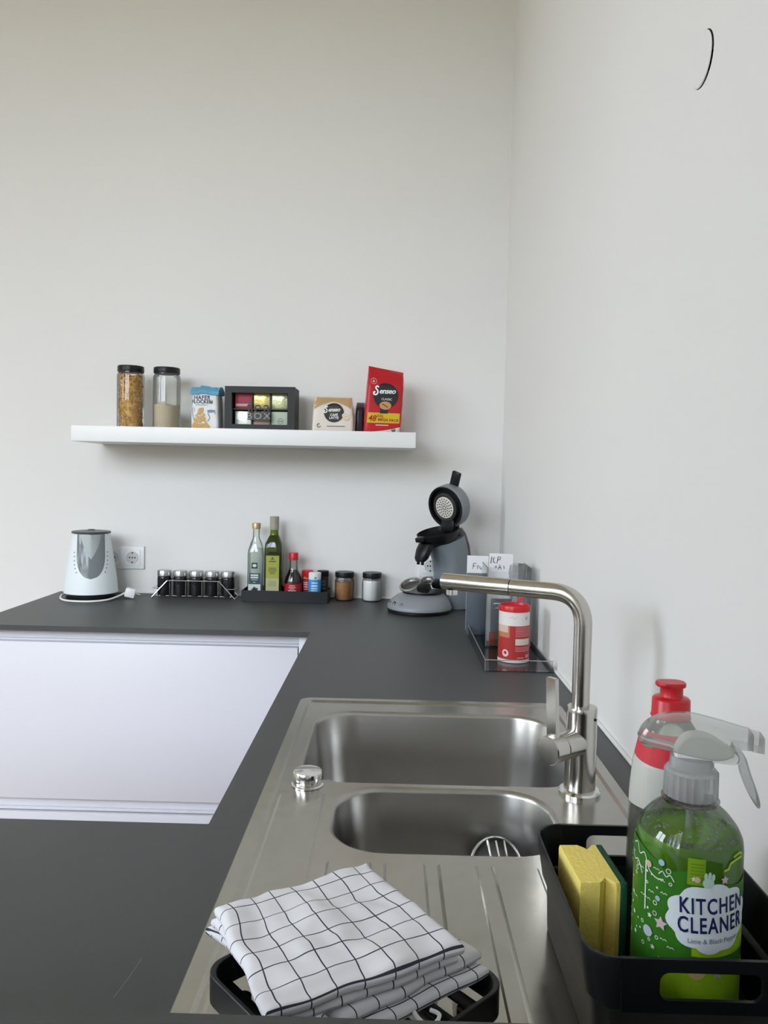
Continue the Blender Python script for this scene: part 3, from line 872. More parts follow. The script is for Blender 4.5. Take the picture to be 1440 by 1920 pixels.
def pouch(name, label, cat, loc, rz, w, d, h, mats, lean=0.0, slope=0.0, top_tuck=0.35, seed=1, pinch=.012, puff=.10):
    """soft bag: box footprint at the foot narrowing to a sealed top edge"""
    t = thing(name, label, cat, loc, rz)
    rnd = random.Random(seed)
    rings = []
    n = 10
    for j in range(19):
        f = j / 18
        z = h * f
        dd = d * (1 - max(0, (f - (1 - top_tuck)) / top_tuck) ** 1.5 * .93)
        dd *= 1 + puff * sin(PI * min(1, f * 1.2))
        ww = w - pinch * f * f
        if f < .04:
            dd, ww = dd * .93, ww * .97
        rr = min(.010, dd * .40)
        ring = rrect(0, 0, ww / 2, dd / 2, rr, z, 4)
        # extra points along the long sides for wrinkles
        out_ = []
        for i, p in enumerate(ring):
            q = ring[(i + 1) % len(ring)]
            k = 10 if i % 5 == 4 else 1
            for s_ in range(k):
                out_.append([p[0] + (q[0] - p[0]) * s_ / k, p[1] + (q[1] - p[1]) * s_ / k, z])
        for p in out_:
            nn = noise.noise((p[0] * 40 + seed * 7, p[1] * 40, p[2] * 30)) * .0022 * (0.3 + f)
            p[1] += nn
            p[0] += noise.noise((p[2] * 35, p[1] * 30, seed)) * .0012
            p[2] -= slope * p[0] * f * f
            p[0] += lean * z
        rings.append(out_)
    body = MB().loft(rings).build('bag', mats[0], t, smooth=50)
    def front(p, off=.0012):
        # nearest front surface point for a print position
        x, z = p
        f = min(1, max(0, z / h))
        fi = f * 18
        j = min(17, int(fi))
        def yat(ring):
            best = None
            fr = [q for q in ring if q[1] < 0]
            fr.sort(key=lambda q: q[0])
            xs = x + lean * z
            for a, b in zip(fr, fr[1:]):
                if a[0] <= xs <= b[0] and b[0] - a[0] > 1e-5:
                    y = a[1] + (b[1] - a[1]) * (xs - a[0]) / (b[0] - a[0])
                    best = y if best is None else min(best, y)
            return best if best is not None else min(fr, key=lambda q: abs(q[0] - xs))[1]
        y = yat(rings[j]) * (1 - (fi - j)) + yat(rings[j + 1]) * (fi - j)
        return (x + lean * z, y - off, z - slope * x * f * f)
    return t, front

# white and blue oat flakes bag with folded top
t, fr = pouch('oat_bag', 'white paper bag of oat flakes with blue folded top', 'bag', (-1.010, -.115, SH), -.10, .094, .062, .138, [mat('oat_paper', (0.74, 0.74, 0.73), 0.55, bump=(50, .2))], top_tuck=.22, seed=5, puff=.04)
top = MB()
rings = []
for i in range(13):
    x = -.049 + .098 * i / 12
    zz = .121 + .006 * noise.noise((i * .5, 2, 1)) + (.004 if 3 < i < 7 else 0)
    d_ = .029 + .003 * noise.noise((i * .7, 5, 1))
    rings.append([(x, -d_ - .003, zz - .004), (x, -d_ - .004, zz + .007), (x, -d_ * .5, zz + .022 + .004 * noise.noise((i * .9, 1, 1))), (x, .01, zz + .024), (x, d_, zz + .010), (x, d_, zz - .002)])
top.loft(rings)
top.build('folded_top', mat('oat_blue', (0.10, 0.33, 0.50), 0.5), t, smooth=30)
decal('lettering', [text2('HAFER', .0185, -.008, .106, bold=.0004, spacing=1.05), text2('FLOCKEN', .0165, -.007, .0925, bold=.0004)], fr, NAVY, t)
decal('print_lines', [rect2(-.030, .010, .0815, .0838, 8)], lambda p: fr(p, .0014), mat('print_bluegrey', (0.25, 0.32, 0.45), 0.5), t)
oat = []
rnd = random.Random(11)
for i in range(70):
    z = .008 + .062 * rnd.random() ** 1.3
    hw = .030 * (1 - (z - .008) / .075)
    oat.append(disc2(-.012 + rnd.uniform(-hw, hw), z, .0055, .0042, n=8))
decal('oat_picture', oat, lambda p: fr(p, .0013), mat('print_oat', (0.55, 0.34, 0.12), 0.6), t)
decal('glass_picture', [ribbon2([(-.041, .070), (-.040, .055), (-.038, .045), (-.034, .030)], .003), ribbon2([(-.041, .072), (-.034, .073), (-.033, .060)], .002)], lambda p: fr(p, .0013), MATS['print_bluegrey'], t)
decal('bowl_picture', [disc2(.024, .062, .013, .005), ribbon2([(.012, .066), (.015, .050), (.020, .040), (.012, .028)], .0028), ribbon2([(.036, .066), (.037, .052)], .0022)], lambda p: fr(p, .0013), mat('print_slate', (0.16, 0.22, 0.34), 0.5), t)
decal('seal_print', [disc2(.025, .091, .005)], lambda p: fr(p, .0013), mat('print_olive', (0.10, 0.12, 0.03), 0.5), t)

# black wooden tea box with a glazed lid, standing on its side
tb = thing('tea_box', 'black wooden tea box with glass front standing on the shelf', 'box', (-.826, -.100, SH), -.03)
bw, bh, bd = .1165, .146, .085
vs, fs = curve_fill([[(-bw, 0), (bw, 0), (bw, bh), (-bw, bh)], [(-bw + .023, .021), (bw - .023, .021), (bw - .023, bh - .021), (-bw + .023, bh - .021)]], 0, .014)
MB().add([(x, -bd / 2 - .007 - z, y) for x, y, z in vs], fs).build('lid_frame', BLACK_MATTE, tb, smooth=0)
MB().box(-bw + .001, bw - .001, bd / 2 - .006, bd / 2, 0.0005, bh - .001).box(-bw + .001, bw - .001, -bd / 2, bd / 2 - .006, 0.0005, .006).box(-bw + .001, bw - .001, -bd / 2, bd / 2 - .006, bh - .007, bh - .001).box(-bw + .001, -bw + .007, -bd / 2, bd / 2 - .006, .006, bh - .007).box(bw - .007, bw - .001, -bd / 2, bd / 2 - .006, .006, bh - .007).build('case', BLACK_MATTE, tb, smooth=0)
dv = MB()
for x in (-.031, .031):
    dv.box(x - .0015, x + .0015, -bd / 2 + .012, bd / 2 - .007, .007, bh - .008)
dv.box(-bw + .008, bw - .008, -bd / 2 + .012, bd / 2 - .007, .0715, .0745)
dv.build('divider', mat('divider_grey', (0.10, 0.10, 0.09), 0.6), tb, smooth=0)
MB().box(-bw + .023, bw - .023, -bd / 2 - .009, -bd / 2 - .007, .021, bh - .021).build('pane', thin_clear('thin_pane', (0.97, 0.975, 0.97), -0.02, 0.02), tb, smooth=0)
decal('lettering', [text2('tea', .062, -.004, .077, sx=.95, spacing=1.1)], on_front(-bd / 2 - .0095), BLACK_PL, tb)
decal('lettering', [rect2(-.041, .033, .036, .0605)], on_front(-bd / 2 - .0094), mat('box_patch', (0.035, 0.038, 0.030), 0.5), tb)
decal('lettering', [text2('BOX', .030, -.004, .0482, spacing=1.25, sx=1.15)], on_front(-bd / 2 - .0097), mat('box_letters', (0.30, 0.30, 0.27), 0.5), tb)
cells = [(-.062, .109, (0.46, 0.04, 0.08), 'dark red'), (0, .109, (0.75, 0.58, 0.22), 'yellow foil'), (.060, .109, (0.62, 0.64, 0.38), 'green foil'),
         (-.062, .040, (0.80, 0.86, 0.86), 'silver foil'), (0, .040, (0.66, 0.42, 0.34), 'pink and brown'), (.060, .040, (0.62, 0.70, 0.56), 'pale green')]
for i, (x, z, c, nm) in enumerate(cells):
    foil = 'foil' in nm
    row = 'upper' if z > .07 else 'lower'
    tsx = thing('tea_bag', f'{nm} tea sachets in the {row} row of the tea box', 'tea bag', (-.826 + x * cos(.03), -.100 - .012 - x * sin(-.03) * -1, SH + (.0752 if z > .07 else .0066)), -.03)
    m_ = mat('sachet_' + nm.replace(' ', '_'), c, 0.25 if foil else 0.5, 0.5 if foil else 0, bump=(60, .8) if foil else None)
    mb = MB()
    for k in range(3):
        mb.box(-.0275, .0275, -.012 + k * .009, -.006 + k * .009, 0, .060 - .004 * k, .002)
    mb.build('sachet', m_, tsx)
    if i == 0:
        MB().box(-.0245, .0245, -.0130, -.0122, .008, .016).build('band', mat('sachet_band', (0.6, 0.45, 0.45), 0.5), tsx)
    if i == 5:
        decal('print_mark', [ring2(.004, .028, .009, .0018), rect2(-.002, .010, .026, .029)], on_front(-.0124), mat('sachet_mark', (0.15, 0.2, 0.12), 0.5), tsx)

# beige coffee pad bag
SKEW = [.32]
def senseo(size, cx, cy, rot=0.0):
    """italic script wordmark with a large swash initial"""
    c, d = cos(rot), sin(rot)
    def R_(p):
        return (cx + p[0] * c - p[1] * d, cy + p[0] * d + p[1] * c)
    s = size
    pts = [(-1.02, .52), (-1.12, .66), (-1.30, .68), (-1.42, .52), (-1.36, .32), (-1.20, .14), (-1.14, -.08), (-1.24, -.34), (-1.46, -.46), (-1.68, -.36), (-1.72, -.18), (-1.60, -.08), (-1.50, -.16)]
    sm = [(p.x, p.y) for p in smooth_path([(x, y, 0) for x, y in pts], 4)]
    out_ = [ribbon2([R_((x * s, y * s)) for x, y in sm], .20 * s)]
    vs, fs = text2('enseo', 1.02 * s, .16 * s, .02 * s, shear=.30, bold=.022 * s, spacing=.92)
    out_.append(([R_(v) for v in vs], fs))
    return out_
t, fr = pouch('coffee_pad_bag', 'small beige and white bag of coffee pads on the shelf', 'bag', (-.586, -.120, SH), 0.05, .138, .070, .120, [mat('bag_cream', (0.72, 0.66, 0.58), 0.42, bump=(40, .3))], top_tuck=.30, seed=9, pinch=.016, puff=.05)
def swath(x0, x1, lo, hi, n=18, m=5):
    vs, fs = rect2(0, 1, 0, 1, n, m)
    return [(x0 + (x1 - x0) * u, lo(x0 + (x1 - x0) * u) + (hi(x0 + (x1 - x0) * u) - lo(x0 + (x1 - x0) * u)) * v) for u, v in vs], fs
decal('printed_band', [swath(-.062, .060, lambda x: .102 - .030 * (abs(x) / .066) ** 1.6, lambda x: .1165)], lambda p: fr(p, .0012), mat('bag_tan', (0.50, 0.33, 0.16), 0.45), t)
decal('printed_disc', [disc2(.003, .065, .033, .032, rings=4, n=28)], lambda p: fr(p, .0012), mat('bag_dark', (0.030, 0.022, 0.018), 0.45), t)
decal('lettering', senseo(.0175, .000, .074, .05) + [text2('CAF\u00c9', .011, .003, .057, bold=.0002), text2('LATTE', .011, .003, .0475, bold=.0002)], lambda p: fr(p, .0018), WHITE_INK, t)
decal('cup_picture', [disc2(.043, .056, .0125, .0085, rings=2), disc2(.043, .047, .010, .008, rings=2)], lambda p: fr(p, .0016), mat('cup_cream', (0.70, 0.55, 0.36), 0.5), t)
decal('cup_picture', [ring2(.043, .056, .0125, .0018, .0085), ribbon2([(.037, .056), (.043, .058), (.048, .055)], .0015)], lambda p: fr(p, .0019), mat('cup_white', (0.82, 0.8, 0.76), 0.5), t)
decal('print_lines', [rect2(-.020, .040, .0190, .0215, 8), ribbon2([(-.046 + .006 * cos(a), .022 + .006 * sin(a)) for a in (1.2, 2, 2.8, 3.6, 4.4, 5.2, 6.0)], .003)], lambda p: fr(p, .0014), mat('print_brown', (0.16, 0.12, 0.10), 0.5), t)
# dark packet standing behind, between the two coffee bags
t, fr = pouch('coffee_packet', 'dark purple packet squeezed between the two coffee bags', 'packet', (-.497, -.085, SH), 0.0, .030, .080, .106, [mat('packet_dark', (0.020, 0.012, 0.022), 0.35)], top_tuck=.25, seed=13, pinch=.004)
# tall red coffee pad bag
t, fr = pouch('coffee_pad_bag', 'tall red bag of coffee pads with yellow band at the shelf end', 'bag', (-.424, -.135, SH), 0.10, .120, .078, .213, [RED_FOIL], lean=.055, slope=.16, top_tuck=.30, seed=21, pinch=.004, puff=.05)
decal('printed_band', [rect2(-.0605, .0605, .033, .066, 16, 2)], lambda p: fr(p, .0012), mat('band_yellow', (0.62, 0.46, 0.010), 0.42), t)
decal('printed_foot', [swath(-.057, .057, lambda x: .0015, lambda x: .004 + .018 * ((x + .06) / .12) ** 2)], lambda p: fr(p, .0016), mat('foot_white', (0.68, 0.62, 0.58), 0.45), t)
decal('printed_disc', [disc2(.003, .122, .041, .042, rings=5, n=32), rect2(-.013, .013, .064, .085, 2, 3)], lambda p: fr(p, .0014), mat('disc_black', (0.018, 0.018, 0.018), 0.42), t)
decal('lettering', senseo(.0235, .002, .136, .06) + [text2('CLASSIC', .0098, .006, .1105, sx=.95)], lambda p: fr(p, .0021), WHITE_INK, t)
decal('crema_picture', [disc2(.003, .090, .0195, .0135, rings=2)], lambda p: fr(p, .0018), mat('crema', (0.52, 0.28, 0.10), 0.5), t)
decal('bean_picture', [ribbon2([(-.008, .094), (0, .092), (.006, .087), (.012, .085)], .003)], lambda p: fr(p, .0022), mat('bean', (0.09, 0.035, 0.015), 0.5), t)
decal('lettering', [text2('48', .026, -.037, .047, shear=.15, bold=.0006, rot=-.03), text2('XXL', .012, -.011, .055, bold=.0003, rot=-.03), text2('MEGA PACK', .0125, .016, .0425, bold=.0004, shear=.1, rot=-.03)], lambda p: fr(p, .0016), mat('band_red', (0.34, 0.012, 0.012), 0.5), t)
decal('seal_print', [ring2(-.040, .166, .0095, .0012), disc2(-.040, .1655, .005, .006, n=3, a0=PI / 2)], lambda p: fr(p, .0014), mat('seal_pink', (0.78, 0.52, 0.50), 0.5), t)
decal('print_lines', [rect2(-.024, .018, .0245, .0275, 8)], lambda p: fr(p, .0014), mat('seal_pink'), t)
decal('leaf_print', [disc2(.036, .010, .007, .006)], lambda p: fr(p, .0017), mat('leaf_print', (0.06, 0.12, 0.07), 0.5), t)

# ------------------------------------------------------------------ coffee pad machine
CMX, CMY, CMR = -.287, -.232, math.radians(-50)
cm = thing('coffee_machine', 'blue-grey coffee pad machine with its round lid flipped open', 'coffee machine', (CMX, CMY, WT), CMR)
# foot: flat black sole, domed grey base with a recess (local -y is the front)
def oval(rx, ry, z, cy=0.0, n=48, squeeze=0.0):
    return [(rx * cos(2 * PI * i / n) * (1 - squeeze * sin(2 * PI * i / n)), cy + ry * sin(2 * PI * i / n), z) for i in range(n)]
MB().loft([oval(.098, .100, .002), oval(.102, .104, .004), oval(.102, .104, .012)]).build('sole', BLACK_PL, cm)
MB().loft([oval(.103, .105, .0125), oval(.1035, .1055, .016), oval(.101, .103, .024), oval(.092, .094, .040, .004), oval(.078, .080, .053, .008), oval(.060, .062, .061, .012), oval(.04, .042, .064, .014)]).build('base', mat('senso_grey', (0.24, 0.255, 0.27), 0.35), cm, smooth=50)
MB().loft([oval(.066, .064, .0605, .012), oval(.066, .064, .0655, .012), oval(.058, .056, .0660, .012)]).build('drip_tray', BLACK_PL, cm)
for i, (a, r_) in enumerate(((-2.05, .0055), (-1.72, .0085), (-1.36, .0060))):
    m = MB().lathe([(r_, 0), (r_, .002), (r_ * .75, .0025), (r_ * .7, .0015)], 20, caps=(True, True))
    m.xf(Matrix.Translation((.0965 * cos(a), .0985 * sin(a) + .003, .030)) @ Matrix.Rotation(a, 4, 'Z') @ Matrix.Rotation(math.radians(58), 4, 'Y')).build('button', BLACK_PL if i < 2 else mat('button_ring', (0.06, 0.06, 0.07), 0.3), cm)
# leaning column: stacked superellipse sections
def section(cy, hx, hy_, z, p=2.8, n=40, tilt=0.0):
    r = []
    for i in range(n):
        a = 2 * PI * i / n
        k = (abs(cos(a)) ** p + abs(sin(a)) ** p) ** (-1 / p)
        y = hy_ * k * sin(a)
        r.append((hx * k * cos(a), cy + y, z + tilt * y))
    return r
secs = [(.152, .060, .058, .002), (.152, .061, .058, .012), (.150, .061, .056, .060), (.144, .060, .054, .115), (.134, .059, .054, .165), (.120, .057, .057, .205), (.106, .055, .062, .230)]
MB().loft([section(c, a, b, z, tilt=(.25 * max(0, (z - .1) / .11))) for c, a, b, z in secs]).build('column', GREY_PL, cm, smooth=50)
sb = [(.186, .040, .032, .0), (.186, .041, .033, .015), (.184, .042, .034, .080), (.178, .042, .032, .150), (.170, .040, .028, .210), (.158, .036, .022, .250), (.150, .030, .014, .268)]
MB().loft([section(c, a, b, z) for c, a, b, z in sb]).build('water_tank', GREY_PL2, cm, smooth=50)
# brewing bowl: black funnel tipped forward, with the two-hole outlet below its lip
T = Matrix.Translation((0, .078, .240)) @ Matrix.Rotation(math.radians(14), 4, 'X')
cup = MB()
cup.lathe([(.040, -.024), (.058, -.010), (.0655, .008), (.0665, .018), (.0640, .019), (.0620, .010), (.052, -.004), (.030, -.012), (.004, -.013)], 44, sy=1.12, caps=(True, True))
cup.xf(T).build('brew_bowl', BLACK_PL, cm, smooth=50)
MB().box(-.014, .014, -.092, -.066, .004, .020, .004).xf(T).build('latch', BLACK_PL, cm)
sp_ = MB().loft([section(.026, .030, .020, .218, 2.4, 24), section(.014, .030, .019, .198, 2.4, 24), section(.004, .026, .017, .172, 2.4, 24), section(.000, .018, .012, .162, 2.4, 24)])
sp_.build('outlet', BLACK_PL, cm, smooth=50)
for q in (-.010, .010):
    MB().lathe([(.0055, .166), (.0050, .152), (.0042, .151)], 14, (q, .000), caps=(True, True)).build('nozzle', BLACK_PL, cm)
# lid, swung up on its hinge at the back of the bowl; its underside looks to the front
LM = Matrix.Translation((0, .106, .336)) @ Matrix.Rotation(math.radians(7), 4, 'Z') @ Matrix.Rotation(math.radians(104), 4, 'X') @ Matrix.Scale(1.08, 4)
MB().lathe([(.064, 0), (.0665, .002), (.0670, .010), (.0665, .034), (.062, .043), (.050, .047), (.02, .0485)], 56, caps=(False, True)).xf(LM @ Matrix.Rotation(PI, 4, 'X')).build('lid', mat('senso_grey'), cm, smooth=50)
MB().lathe([(.064, -.001), (.0645, .004), (.058, .003), (.056, -.010), (.02, -.012)], 48, caps=(False, True)).xf(LM).build('lid_lining', BLACK_PL, cm, smooth=50)
MB().lathe([(.0440, -.011), (.0440, .0035), (.0400, .0045), (.038, .003)], 44, caps=(False, True)).xf(LM).build('seal_ring', mat('rubber', (0.03, 0.03, 0.03), 0.5), cm)
dk = MB().lathe([(.0335, .0035), (.0335, .0052), (.0320, .0058)], 40, caps=(False, True)).xf(LM).build('shower_disc', mat('disc_cream', (0.72, 0.69, 0.63), 0.4), cm)
dots = MB()
for ring_r, cnt in ((.006, 6), (.013, 10), (.020, 14), (.027, 18)):
    for i in range(cnt):
        a = 2 * PI * i / cnt + ring_r * 40
        st = len(dots.v)
        v_, f_ = disc2(ring_r * cos(a), ring_r * sin(a), .0026, n=8)
        dots.add([(x, y, .0061) for x, y in v_], f_)
dots.xf(LM)
o = dots.build('perforation', mat('perforation', (0.10, 0.08, 0.06), 0.5), dk, smooth=0)
o['kind'] = 'stuff'
MB().box(-.015, .015, -.006, .006, -.002, .050, .004).xf(LM @ Matrix.Translation((.014, .056, -.034)) @ Matrix.Rotation(math.radians(-20), 4, 'Z') @ Matrix.Rotation(math.radians(-96), 4, 'X')).build('lid_handle', BLACK_PL, cm)
MB().box(-.030, .030, -.016, .016, -.016, .026, .006).xf(Matrix.Translation((0, .130, .270))).build('hinge', BLACK_PL, cm)

# two pod holders lying on the machine's drip tray
def pod_holder(label, loc, rz, tilt, r):
    t = thing('pod_holder', label, 'pod holder', loc, rz)
    m_ = Matrix.Translation((0, 0, .020)) @ Matrix.Rotation(tilt, 4, 'X')
    MB().tube([(r * cos(2 * PI * i / 36), r * sin(2 * PI * i / 36), 0) for i in range(36)], .0038, 10, closed=True).xf(m_).build('ring', mat('pod_metal', (0.55, 0.53, 0.50), 0.28, 1.0), t)
    MB().lathe([(r - .002, -.001), (r - .006, -.007), (r * .5, -.010), (.003, -.0105)], 32, caps=(False, True)).xf(m_).build('dish', mat('pod_dish', (0.22, 0.215, 0.21), 0.35, 1.0), t)
    MB().box(r - .004, r + .038, -.013, .013, -.018, .004, .004).xf(m_).build('handle', BLACK_PL, t)
    return t
pod_holder('larger steel pod holder ring lying on the coffee machine base', (-.318, -.262, WT + .071), math.radians(-40), math.radians(30), .034)
pod_holder('smaller steel pod holder propped behind the larger ring', (-.262, -.212, WT + .076), math.radians(-35), math.radians(30), .024)

# ------------------------------------------------------------------ leaflets, acrylic tray and organiser, sweetener tin
gb = thing('leaflet_box', 'dark blue-grey upright box with a white sheet standing behind the tap spout', 'box', (-.139, -.560, WT), math.radians(-4))
MB().box(-.028, .028, -.030, .040, 0, .165, .002).build('box_body', mat('slate_card', (0.085, 0.10, 0.12), 0.45), gb)
MB().box(-.0285, .032, .041, .0425, .0, .214).build('sheet', PAPER, gb, smooth=0)
def scribble(strokes, s, ox, oz):
    return [ribbon2([(ox + x * s, oz + z * s) for x, z in st], .10 * s) for st in strokes]
F_ = [[(0, 0), (.1, 1)], [(.1, 1), (.6, 1.05)], [(.05, .5), (.45, .55)]]
R_ = [[(.8, 0), (.85, .6), (.95, .62), (1.1, .5)], [(1.3, .5), (1.15, .2), (1.35, .05), (1.5, .4), (1.45, 0), (1.65, -.1)]]
decal('handwriting', scribble(F_ + R_, .016, -.012, .176), on_front(.0405), mat('pen_ink', (0.08, 0.05, 0.09), 0.6), gb)

ac = thing('acrylic_tray', 'clear acrylic tray with low sides on the worktop by the right wall', 'tray', (-.087, -.765, WT))
hx_, hy_ = .078, .218
MB().box(-hx_, hx_, -hy_, hy_, .0005, .003).build('floor_plate', ACRYL, ac, smooth=0)
for nm, b in (('side_wall', (-hx_, -hx_ + .003, -hy_, hy_)), ('side_wall', (hx_ - .003, hx_, -hy_, hy_)), ('end_wall', (-hx_ + .003, hx_ - .003, -hy_, -hy_ + .003)), ('end_wall', (-hx_ + .003, hx_ - .003, hy_ - .003, hy_))):
    MB().box(*b, .0032, .026 if b[0] < 0 or nm == 'end_wall' else .012).build(nm, ACRYL, ac, smooth=0)
EDGE = thin_clear('acrylic_edge', (0.85, 0.88, 0.88), 0.3, 0.1, 0.55, (0.82, 0.86, 0.86))
for nm, pts in (('edge', [(-hx_ + .0015, -hy_ + .0015, .0262), (-hx_ + .0015, hy_, .0262)]), ('edge', [(-hx_, -hy_ + .0015, .0262), (hx_, -hy_ + .0015, .0262)]), ('edge', [(-hx_ + .0015, -hy_ + .0015, .001), (-hx_ + .0015, -hy_ + .0015, .026)])):
    MB().tube(pts, .0011, 6).build(nm, EDGE, ac)

og = thing('acrylic_organiser', 'tall clear acrylic organiser standing on the acrylic tray', 'organiser', (-.078, -.690, WT + .0032))
ox, oy, oh = .058, .060, .205
for nm, b in (('side_wall', (-ox, -ox + .003, -oy, oy)), ('side_wall', (ox - .003, ox, -oy, oy)), ('front_wall', (-ox + .003, ox - .003, -oy, -oy + .003)), ('back_wall', (-ox + .003, ox - .003, oy - .003, oy))):
    MB().box(*b, .003, oh if nm != 'front_wall' else .195).build(nm, ACRYL, og, smooth=0)
MB().box(-ox, ox, -oy, oy, 0, .003).build('floor_plate', ACRYL, og, smooth=0)
for x in (-ox + .0015, ox - .0015):
    MB().tube([(x, -oy + .0015, .004), (x, -oy + .0015, oh)], .0013, 6).build('edge', EDGE, og)
    MB().tube([(x, -oy, oh), (x, oy, oh)], .0013, 6).build('edge', EDGE, og)
# papers and packets standing in the organiser
p = thing('note_sheet', 'white note sheet with handwriting sticking out of the clear organiser', 'paper', (-.098, -.690, WT + .0065))
MB().box(-.032, .030, -.0006, .0006, 0, .232).xf(Matrix.Rotation(.03, 4, 'Y')).build('sheet', PAPER, p, smooth=0)
hw = [[(0, 0), (.15, 1)], [(.55, .9), (.35, .6), (.4, .2), (.7, .1)], [(.9, 0), (1.05, 1), (1.4, .95), (1.35, .6), (1.0, .5)],
      [(1.1, -.9), (1.35, -.1), (1.55, -.9)], [(1.15, -.6), (1.5, -.55)], [(1.9, -.3), (2.0, -.8)], [(.6, -.5), (.8, -.3), (.85, -.6), (.65, -.65)]]
decal('handwriting', scribble(hw, .018, -.022, .206), on_front(-.0012), MATS['pen_ink'] if 'pen_ink' in MATS else INK, p)
decal('print_lines', [rect2(-.024, .022, .158, .162), rect2(-.024, .010, .150, .152), rect2(-.024, .022, .166, .1665)], on_front(-.0011), mat('print_faint', (0.30, 0.30, 0.36), 0.6), p)
p = thing('tablet_packet', 'dark packet with white zigzag print inside the clear organiser', 'packet', (-.090, -.722, WT + .0065))
MB().box(-.030, .022, -.006, .006, 0, .118, .002).build('packet', mat('packet_slate', (0.10, 0.11, 0.13), 0.4), p)
decal('print_mark', [ribbon2([(-.024, .106), (.010, .108), (-.020, .094), (.012, .096)], .0035)], on_front(-.0063), WHITE_INK, p)
p = thing('folded_bag', 'crumpled clear bag stuffed in the right side of the organiser', 'bag', (-.050, -.685, WT + .0065))
rings = []
for j in range(12):
    z = .205 * j / 11
    rings.append([(.024 * cos(a) * (1 - .2 * j / 11) + .005 * noise.noise((a, z * 30, 1)), .024 * sin(a) + .006 * noise.noise((a * 2, z * 30, 5)), z) for a in [2 * PI * q / 20 for q in range(20)]])
MB().loft(rings, (True, False)).build('film', thin_clear('bag_film', (0.86, 0.88, 0.88), 0.25, 0.12, 0.12), p, smooth=40)
for k, (x, c, nm, lb) in enumerate(((-.115, (0.30, 0.05, 0.03), 'red', 'small red wrapped sweet'), (-.100, (0.05, 0.12, 0.06), 'green', 'small dark green wrapped sweet'), (-.060, (0.04, 0.05, 0.06), 'dark', 'small dark wrapped sweet'))):
    w_ = thing('wrapped_sweet', lb + ' at the bottom of the clear organiser', 'sweet', (x, -.738, WT + .0066), .4 * k)
    MB().box(-.010, .010, -.005, .005, 0, .034, .003).build('wrapper', mat('sweet_' + nm, c, 0.3), w_)

cn = thing('sweetener_tin', 'round red and white tin with red lid standing on the acrylic tray', 'tin', (-.0845, -.880, WT + .0032))
MB().lathe([(.0355, 0), (.0372, .001), (.0372, .006), (.0365, .0065), (.0365, .122), (.0372, .1225), (.0372, .126)], 48, caps=(True, True)).build('body', mat('tin_white', (0.78, 0.72, 0.68), 0.4), cn)
MB().lathe([(.0376, .120), (.0378, .131), (.0365, .1335), (.0345, .1335), (.0330, .128), (.02, .127)], 48, caps=(False, True)).build('lid', RED, cn)
RL = mat('tin_red', (0.42, 0.030, 0.028), 0.42)
decal('label', [rect2(-.058, .058, .008, .088, 40)], on_cyl(.0370), RL, cn)
decal('label_fade', [rect2(-.050, -.016, .060, .088, 10)], on_cyl(.0372), mat('tin_orange', (0.50, 0.20, 0.10), 0.45), cn)
decal('label_fade', [rect2(-.054, -.020, .072, .0885, 10)], on_cyl(.03725), mat('tin_peach', (0.66, 0.48, 0.40), 0.45), cn)
decal('label_box', [rect2(-.002, .040, .043, .058, 10)], on_cyl(.0373), mat('tin_cream', (0.66, 0.55, 0.50), 0.45), cn)
decal('print_lines', [rect2(-.002, .044, z - .0007, z + .0007, 12) for z in (.084, .080, .076, .072, .068, .064, .037, .033, .029)] + [rect2(.003, .020, .012, .0145, 6), rect2(.026, .042, .012, .020, 6)], on_cyl(.0373), mat('tin_print', (0.62, 0.30, 0.28), 0.5), cn)
decal('seal_print', [disc2(-.026, .023, .0085, rings=2)], on_cyl(.0373), mat('tin_seal', (0.66, 0.6, 0.58), 0.5), cn)
decal('seal_print', [disc2(-.026, .024, .004)], on_cyl(.0375), RL, cn)
decal('band_print', [ribbon2([(-.018, .106), (-.010, .110), (-.006, .105), (0, .109)], .0012), rect2(.022, .030, .102, .110, 3)], on_cyl(.0370), mat('tin_lilac', (0.52, 0.46, 0.50), 0.5), cn)
MB().box(-.004, .004, -.0006, .0006, 0, .030).xf(Matrix.Translation((.006, .030, .128)) @ Matrix.Rotation(.75, 4, 'Y')).build('lid_tab', mat('red_tab', (0.62, 0.05, 0.09), 0.35), cn)

# ------------------------------------------------------------------ black basket with the cleaning things
BX, BY = -.1495, -2.0610
BF = SZ + .0052
bk = thing('sink_caddy', 'black plastic caddy with handle slots beside the sink', 'basket', (BX, BY, BF))
BZR = .093
def bring(hx, hy_, r, z, n=8):
    return rrect(0, 0, hx, hy_, r, z, n)
base_r = [bring(.0725, .0985, .020, .0), bring(.0740, .1000, .022, .002), bring(.0755, .1015, .022, .050), bring(.080, .1040, .024, .054)]
MB().loft(base_r + [bring(.0775, .1015, .022, .0535), bring(.0735, .0995, .020, .050), bring(.0720, .0980, .020, .004)], (True, True)).build('lower_shell', BLACK_PL, bk, smooth=40)
